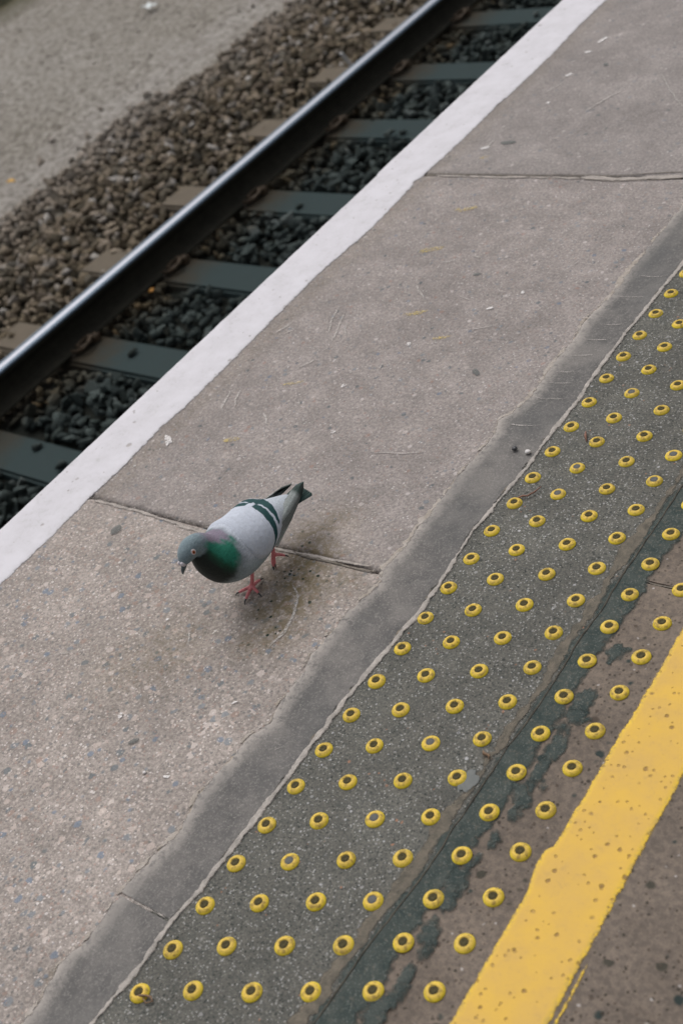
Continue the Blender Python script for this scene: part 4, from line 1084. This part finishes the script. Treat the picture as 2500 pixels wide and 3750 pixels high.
# neck iridescence: purple above, green on the side, dark below
neck = sstep(4.7, 6.0, tt + .35 * nz)
ncol = lerp(C_purple, C_green, sstep(.80, .48, up + .25 * nz - .12 * (tt - 7)))
ncol = lerp(ncol, C_dkgreen, sstep(.02, -.35, up + .25 * nz))
ncol = lerp(ncol, C_breast, sstep(-.15, -.65, up + .15 * nz))
col = lerp(col, ncol, neck)
slate = sstep(8.5, 9.15, tt + .3 * nz + .5 * np.clip(up, 0, 1) ** 2 + .15 * up)
col = lerp(col, lerp(C_slate, (.12, .14, .14), sstep(.1, -.7, up)), slate)
bodyc = lerp(C_belly, C_back, sstep(-.35, .2, up + .1 * nz))
bodyc = lerp(bodyc, (.20, .24, .26), sstep(-.5, -.95, up))
bm_ = sstep(8.75, 9.75, tt + .3 * nz + .9 * np.clip(up, 0, 1) ** 1.5)
col = lerp(col, bodyc, bm_)
col = lerp(col, C_rump, sstep(13.0, 13.8, tt))
V = BP.reshape(-1, 3); i = np.arange(NS - 1)[:, None] * NT_ + np.arange(NT_)[None, :]; j = np.arange(NS - 1)[:, None] * NT_ + (np.arange(NT_)[None, :] + 1) % NT_
F = np.stack([i, j, j + NT_, i + NT_], -1).reshape(-1, 4)
F = [tuple(f) for f in F] + [tuple(range(NT_))[::-1], tuple((NS - 1) * NT_ + k for k in range(NT_))]
ob = mesh_obj('body', V, F, M_feather, pigeon, True, colors=col.reshape(-1, 3)); fix_normals(ob)

# folded wings
T2S = (NS - 1) / (len(ST) - 1.0)
def wing(side):
    nu, nv = 210, 150
    U, W = np.meshgrid(np.linspace(0, 1, nu), np.linspace(0, 1, nv), indexing='ij')   # u front->back, w dorsal->lower edge
    th_top = np.radians((-3.5 if side > 0 else 3.5) + 3.5 * np.clip(U - .8, 0, 1) * 5)
    th_bot = np.radians(60 + 62 * np.sin(np.clip(U * 1.2, 0, 1) * math.pi / 2) - 12 * U)
    th = th_top + (th_bot - th_top) * W
    back = 13.9 - 1.0 * W - 1.3 * W ** 4
    t = 8.75 + .7 * W ** 2 + .6 * (1 - W) ** 2 + (back - 8.75 - .7 * W ** 2 - .6 * (1 - W) ** 2) * U
    thick = .0042 * np.clip(np.minimum(np.minimum(U / .22, (1 - U) / .02), np.minimum((1 - W) / .07, (W + .05) / .05)), 0, 1) ** .6 - .0008
    thick += (.0012 if side > 0 else 0) * sstep(.3, 0, W) * sstep(0, .3, U)
    thick += .0016 * U * (1 - W) + .006 * sstep(.5, 1, U) * sstep(.05, .35, W) * sstep(1.0, .6, W)
    rows = 9.5 * U ** .85 + .25 * fbm(U * 6, W * 6, 3, 2); rw = np.floor(rows + 1.5 * ((np.mod(W * 9 + .5 * np.mod(np.floor(rows), 2), 1) - .5) ** 2))
    g_ = np.mod(W * 9 + .5 * np.mod(rw, 2), 1) - .5
    d_ = np.mod(rows + 1.5 * g_ * g_, 1)
    shin = (d_ - .5) * .0005 * sstep(.1, .5, U) * sstep(0, .05, W) * sstep(1.0, .94, U)
    Pw = body_pt(t * T2S, th * side, thick + shin)
    nz_ = fbm(W * 16, U * 9, 5, 3) * .025 + .006 * (np.floor(W * 13 + .3 * np.sin(U * 9)) % 2)
    uu = U + nz_ * .5
    col = np.broadcast_to(np.array(C_wing), Pw.shape).copy()
    col = lerp(col, (.34, .365, .41), sstep(.5, 1, W) * .7)
    scal = fbm(U * 26, W * 18, 9, 2)
    col = col * (1 + .07 * scal - .09 * sstep(.88, .98, d_) * sstep(.1, .5, U) + .05 * sstep(.6, .9, d_))[..., None]
    e1 = .012
    # front bar: whole depth of the wing; rear bar: upper half, broader
    c1 = .775 + .06 * W - .01 * np.sin(W * 3); w1 = .028 + .016 * np.sin(np.clip(W * 1.15, 0, 1) * math.pi)
    b1 = sstep(w1 + e1, w1, np.abs(uu - c1)) * sstep(.06, .10, W)
    c2 = .905 + .02 * W; w2 = .052 * (1 - .75 * sstep(.15, .68, W)) + .004
    b2 = sstep(w2 + e1, w2, np.abs(uu - c2)) * sstep(.68, .62, W)
    b3 = sstep(.16, .10, W) * sstep(.80, .82, uu) * sstep(.95, .93, uu)
    col = lerp(col, C_bar, np.maximum(np.maximum(b1, b2), b3))
    n, m = U.shape; i = np.arange(n - 1)[:, None] * m + np.arange(m - 1)[None, :]
    F = np.stack([i, i + 1, i + m + 1, i + m], -1).reshape(-1, 4)
    o = mesh_obj('wing', Pw.reshape(-1, 3), F, M_wing, pigeon, True, colors=col.reshape(-1, 3))
    if side > 0: o.data.flip_normals()
    return o
wing_l, wing_r = wing(1), wing(-1)

def blade(name, root, tip, width, normal, c0, c1, tipfrac, parent, sag=0.0, rounded=.12, thick=.0007, sweep=0.0, roll=0.0):
    root, tip, normal = Vector(root), Vector(tip), Vector(normal).normalized()
    d = (tip - root); L = d.length; d.normalize(); s_ = d.cross(normal).normalized(); n_ = s_.cross(d).normalized()
    q = Quaternion(d, roll); s_ = q @ s_; n_ = q @ n_
    nl, nw = 26, 6; V, F, Cc = [], [], []
    for side in (1, -1):
        for a in range(nl + 1):
            t = a / nl
            w = width * (.45 + .55 * min(1, t * 2.2)) * max(0.0, 1 - max(0, (t - (1 - rounded)) / rounded) ** 2) ** .5 if t > 1 - rounded else width * (.45 + .55 * min(1, t * 2.2))
            w = max(w, width * .04)
            for b in range(nw + 1):
                e = b / nw * 2 - 1
                p = root + d * (t * L) + s_ * (e * w / 2 + sweep * t * t) + n_ * (side * thick * .5 * (1 - abs(e) ** 3) + .0008 * (1 - abs(e)) + sag * t * t - .10 * width * e * e)
                V.append(p)
                k = min(1, max(0, (t - tipfrac) / .06)); sh = 1.35 if abs(e) < .1 else (.72 if e > .85 else 1.0)
                Cc.append([(c0[q_] * (1 - k) + c1[q_] * k) * sh * (1 - .12 * (e > .5)) for q_ in range(3)])
    M = (nl + 1) * (nw + 1)
    for sd in (0, 1):
        for a in range(nl):
            for b in range(nw):
                q_ = sd * M + a * (nw + 1) + b; f = (q_, q_ + 1, q_ + nw + 2, q_ + nw + 1); F.append(f if sd else f[::-1])
    o = mesh_obj(name, V, F, M_quill, parent, True, colors=np.array(Cc))
    return o
C_prim = (.17, .185, .175); C_primd = (.045, .06, .055); C_tail = (.24, .27, .30); C_tband = (.014, .034, .030)
# tail feathers, fanned a little
for k in range(9):
    f = (k - 4) / 4.0
    blade('tail_feather', (.004 + f * .008, .095, .0775 - abs(f) * .002), (.010 + f * .019, .163 - .004 * abs(f), .0690 - abs(f) * .003), .0130, (0, .1, 1), C_tail, C_tband, .45, pigeon, rounded=.10)
def quills(side, wing_o):
    par = wing_o
    for k in range(9):          # primaries, lowest first
        f = k / 8.0
        blade('primary_feather', (.003 + side * (.050 - .004 * f), .030 + .008 * f, .0680 + .022 * f), (.006 + (.0060 + .0035 * f if side > 0 else -.0105 - .005 * f), .166 - (.010 if side > 0 else .016) * f - (0 if side > 0 else .012), (.0805 if side > 0 else .083) + .0050 * f), .0170 if side > 0 else .0085, (side * 1.0, .35, .45 + .6 * f), (.13, .145, .137) if k % 2 else (.23, .25, .245), C_primd if side < 0 else (.040, .058, .053), .78, par, rounded=.22)
    for k in range(6):          # secondaries lie over them
        f = k / 5.0
        blade('secondary_feather', (.003 + side * (.045 - .012 * f), .040 + .010 * f, .0900 + .010 * f), (.005 + side * (.0130 + .004 * f + (0 if side > 0 else .003)), .142 - .036 * f, .0840 + .0035 * f), .0170 if side > 0 else .010, (side * (.8 - .5 * f), .25, 1), (.18, .195, .185) if k % 2 else (.15, .165, .158), (.13, .15, .145), .7, par, rounded=.3)
quills(1, wing_l); quills(-1, wing_r)

# eyes, cere, beak
def sphere_part(name, loc, r, mat, parent, scale=(1, 1, 1), rot=(0, 0, 0), sub=3):
    bm = bmesh.new(); bmesh.ops.create_icosphere(bm, subdivisions=sub, radius=r)
    o = bm_obj(name, bm, mat, parent, True); o.location = loc; o.scale = scale; o.rotation_euler = rot; return o
for sd in (1, -1):
    e = body_pt(np.array(3.30 * T2S), np.array(sd * math.radians(76))); ex, ey, ez = float(e[0]), float(e[1]), float(e[2])
    outn = Vector((sd * 1.0, -.28, .22)).normalized()
    q = outn.to_track_quat('Z', 'Y').to_euler()
    base = Vector((ex, ey, ez)) - outn * .0006
    eye = sphere_part('eye', base, .0055, M_lid, pigeon, (.80, .92, .34), q)
    ir = sphere_part('iris', (0, 0, .0014), .0042, M_iris, eye, (.95, 1.0, 1.15))
    pu = sphere_part('pupil', (0, 0, .0049), .0019, M_pupil, eye, (.9, 1.1, .9))
bd = Vector((-.001, -.014, -.0165)).normalized()
b0 = Vector((-.001, -.1020, .1430))
V, F = tube([b0 - bd * .004, b0 + bd * .004, b0 + bd * .010, b0 + bd * .016, b0 + bd * .0205 + Vector((0, .0012, -.0006)), b0 + bd * .0225 + Vector((0, .0030, -.0012))], [.0046, .0042, .0033, .0026, .0017, .0006], 14)
up_b = mesh_obj('upper_beak', V, F, M_beak, pigeon, True)
lo = Vector((0, .0030, -.0026))
V, F = tube([b0 - bd * .003 + lo, b0 + bd * .006 + lo, b0 + bd * .013 + lo * .8, b0 + bd * .0195 + lo * .55], [.0036, .0028, .0020, .0007], 12)
mesh_obj('lower_beak', V, F, M_beak, pigeon, True)
for sd in (1, -1):
    sphere_part('cere', b0 + bd * .0045 + Vector((sd * .0026, -.0020, .0022)), .0044, M_cere, pigeon, (.85, 1.0, 1.5), (.75, 0, sd * .2))

# legs and feet: one skinned surface each
def leg(name, verts, edges, radii, root_i, parent):
    me = bpy.data.meshes.new(name); me.from_pydata(verts, edges, []); o = bpy.data.objects.new(name, me); COL.objects.link(o)
    md = o.modifiers.new('skin', 'SKIN'); md.use_smooth_shade = True; md.branch_smoothing = .3
    for k, sv in enumerate(me.skin_vertices[0].data): sv.radius = (radii[k], radii[k]); sv.use_root = (k == root_i)
    sb = o.modifiers.new('sub', 'SUBSURF'); sb.levels = 1; sb.render_levels = 1
    dg = bpy.context.evaluated_depsgraph_get(); ev = o.evaluated_get(dg)
    m2 = bpy.data.meshes.new_from_object(ev); m2.name = name
    for m_ in list(m2.materials): pass
    m2.materials.clear(); m2.materials.append(M_leg)
    m2.polygons.foreach_set('use_smooth', np.ones(len(m2.polygons), bool))
    bpy.data.objects.remove(o); o = bpy.data.objects.new(name, m2); COL.objects.link(o); o.parent = parent
    return o
def lc(x, y, z): return (x - PX0, y - PY0, z)
def toes(ankle, tips, rt=.0026):
    """ankle + toe chains, with two joints each"""
    vs, es, rs, claws = [], [], [], []
    for tip in tips:
        a, t = Vector(ankle), Vector(tip)
        m1 = a.lerp(t, .38) + Vector((0, 0, .0015)); m2 = a.lerp(t, .72) + Vector((0, 0, .0010))
        vs.append([m1, m2, t]); claws.append((t, (t - m2).normalized()))
    return vs, claws
def build_leg(hip, knee, ankle, tips):
    verts = [Vector(hip), Vector(knee), Vector(ankle)]; edges = [(0, 1), (1, 2)]; radii = [.0056, .0033, .0036]
    ch, claws = toes(ankle, tips)
    for c in ch:
        b = len(verts); verts += c; edges += [(2, b), (b, b + 1), (b + 1, b + 2)]; radii += [.0031, .0028, .0020]
    lg = leg('leg', [tuple(v) for v in verts], edges, radii, 2, pigeon)
    for t, d in claws:
        V, F = tube([t - d * .001, t + d * .003 + Vector((0, 0, .0004)), t + d * .006 + Vector((0, 0, -.0012)), t + d * .0078 + Vector((0, 0, -.003))], [.0017, .0014, .0009, .0003], 8)
        mesh_obj('claw', V, F, M_claw, lg, True)
    return lg
build_leg(lc(-.312, .640, .056), lc(-.315, .634, .032), lc(-.322, .6275, .0065), [lc(-.3405, .611, .0035), lc(-.3165, .601, .0035), lc(-.3025, .6205, .0035), lc(-.3215, .6480, .0035)])
build_leg(lc(-.312, .682, .060), lc(-.312, .695, .046), lc(-.3140, .6880, .0260), [lc(-.3165, .6795, .0050), lc(-.3195, .6815, .0060), lc(-.3160, .6840, .0070), lc(-.3070, .7040, .0110)])
# feathered thighs
for (x, y, z, s1) in ((-.310, .645, .060, 1), (-.300, .680, .064, 1)):
    p = lc(x, y, z)
    V, F = tube([(p[0], p[1], p[2] + .012), (p[0], p[1], p[2]), (p[0] - .002, p[1] - .002, p[2] - .014)], [.017, .014, .005], 16)
    mesh_obj('thigh', V, F, M_feather, pigeon, True, colors=np.full((len(V), 3), .26) * np.array([.9, 1.05, 1.12]))
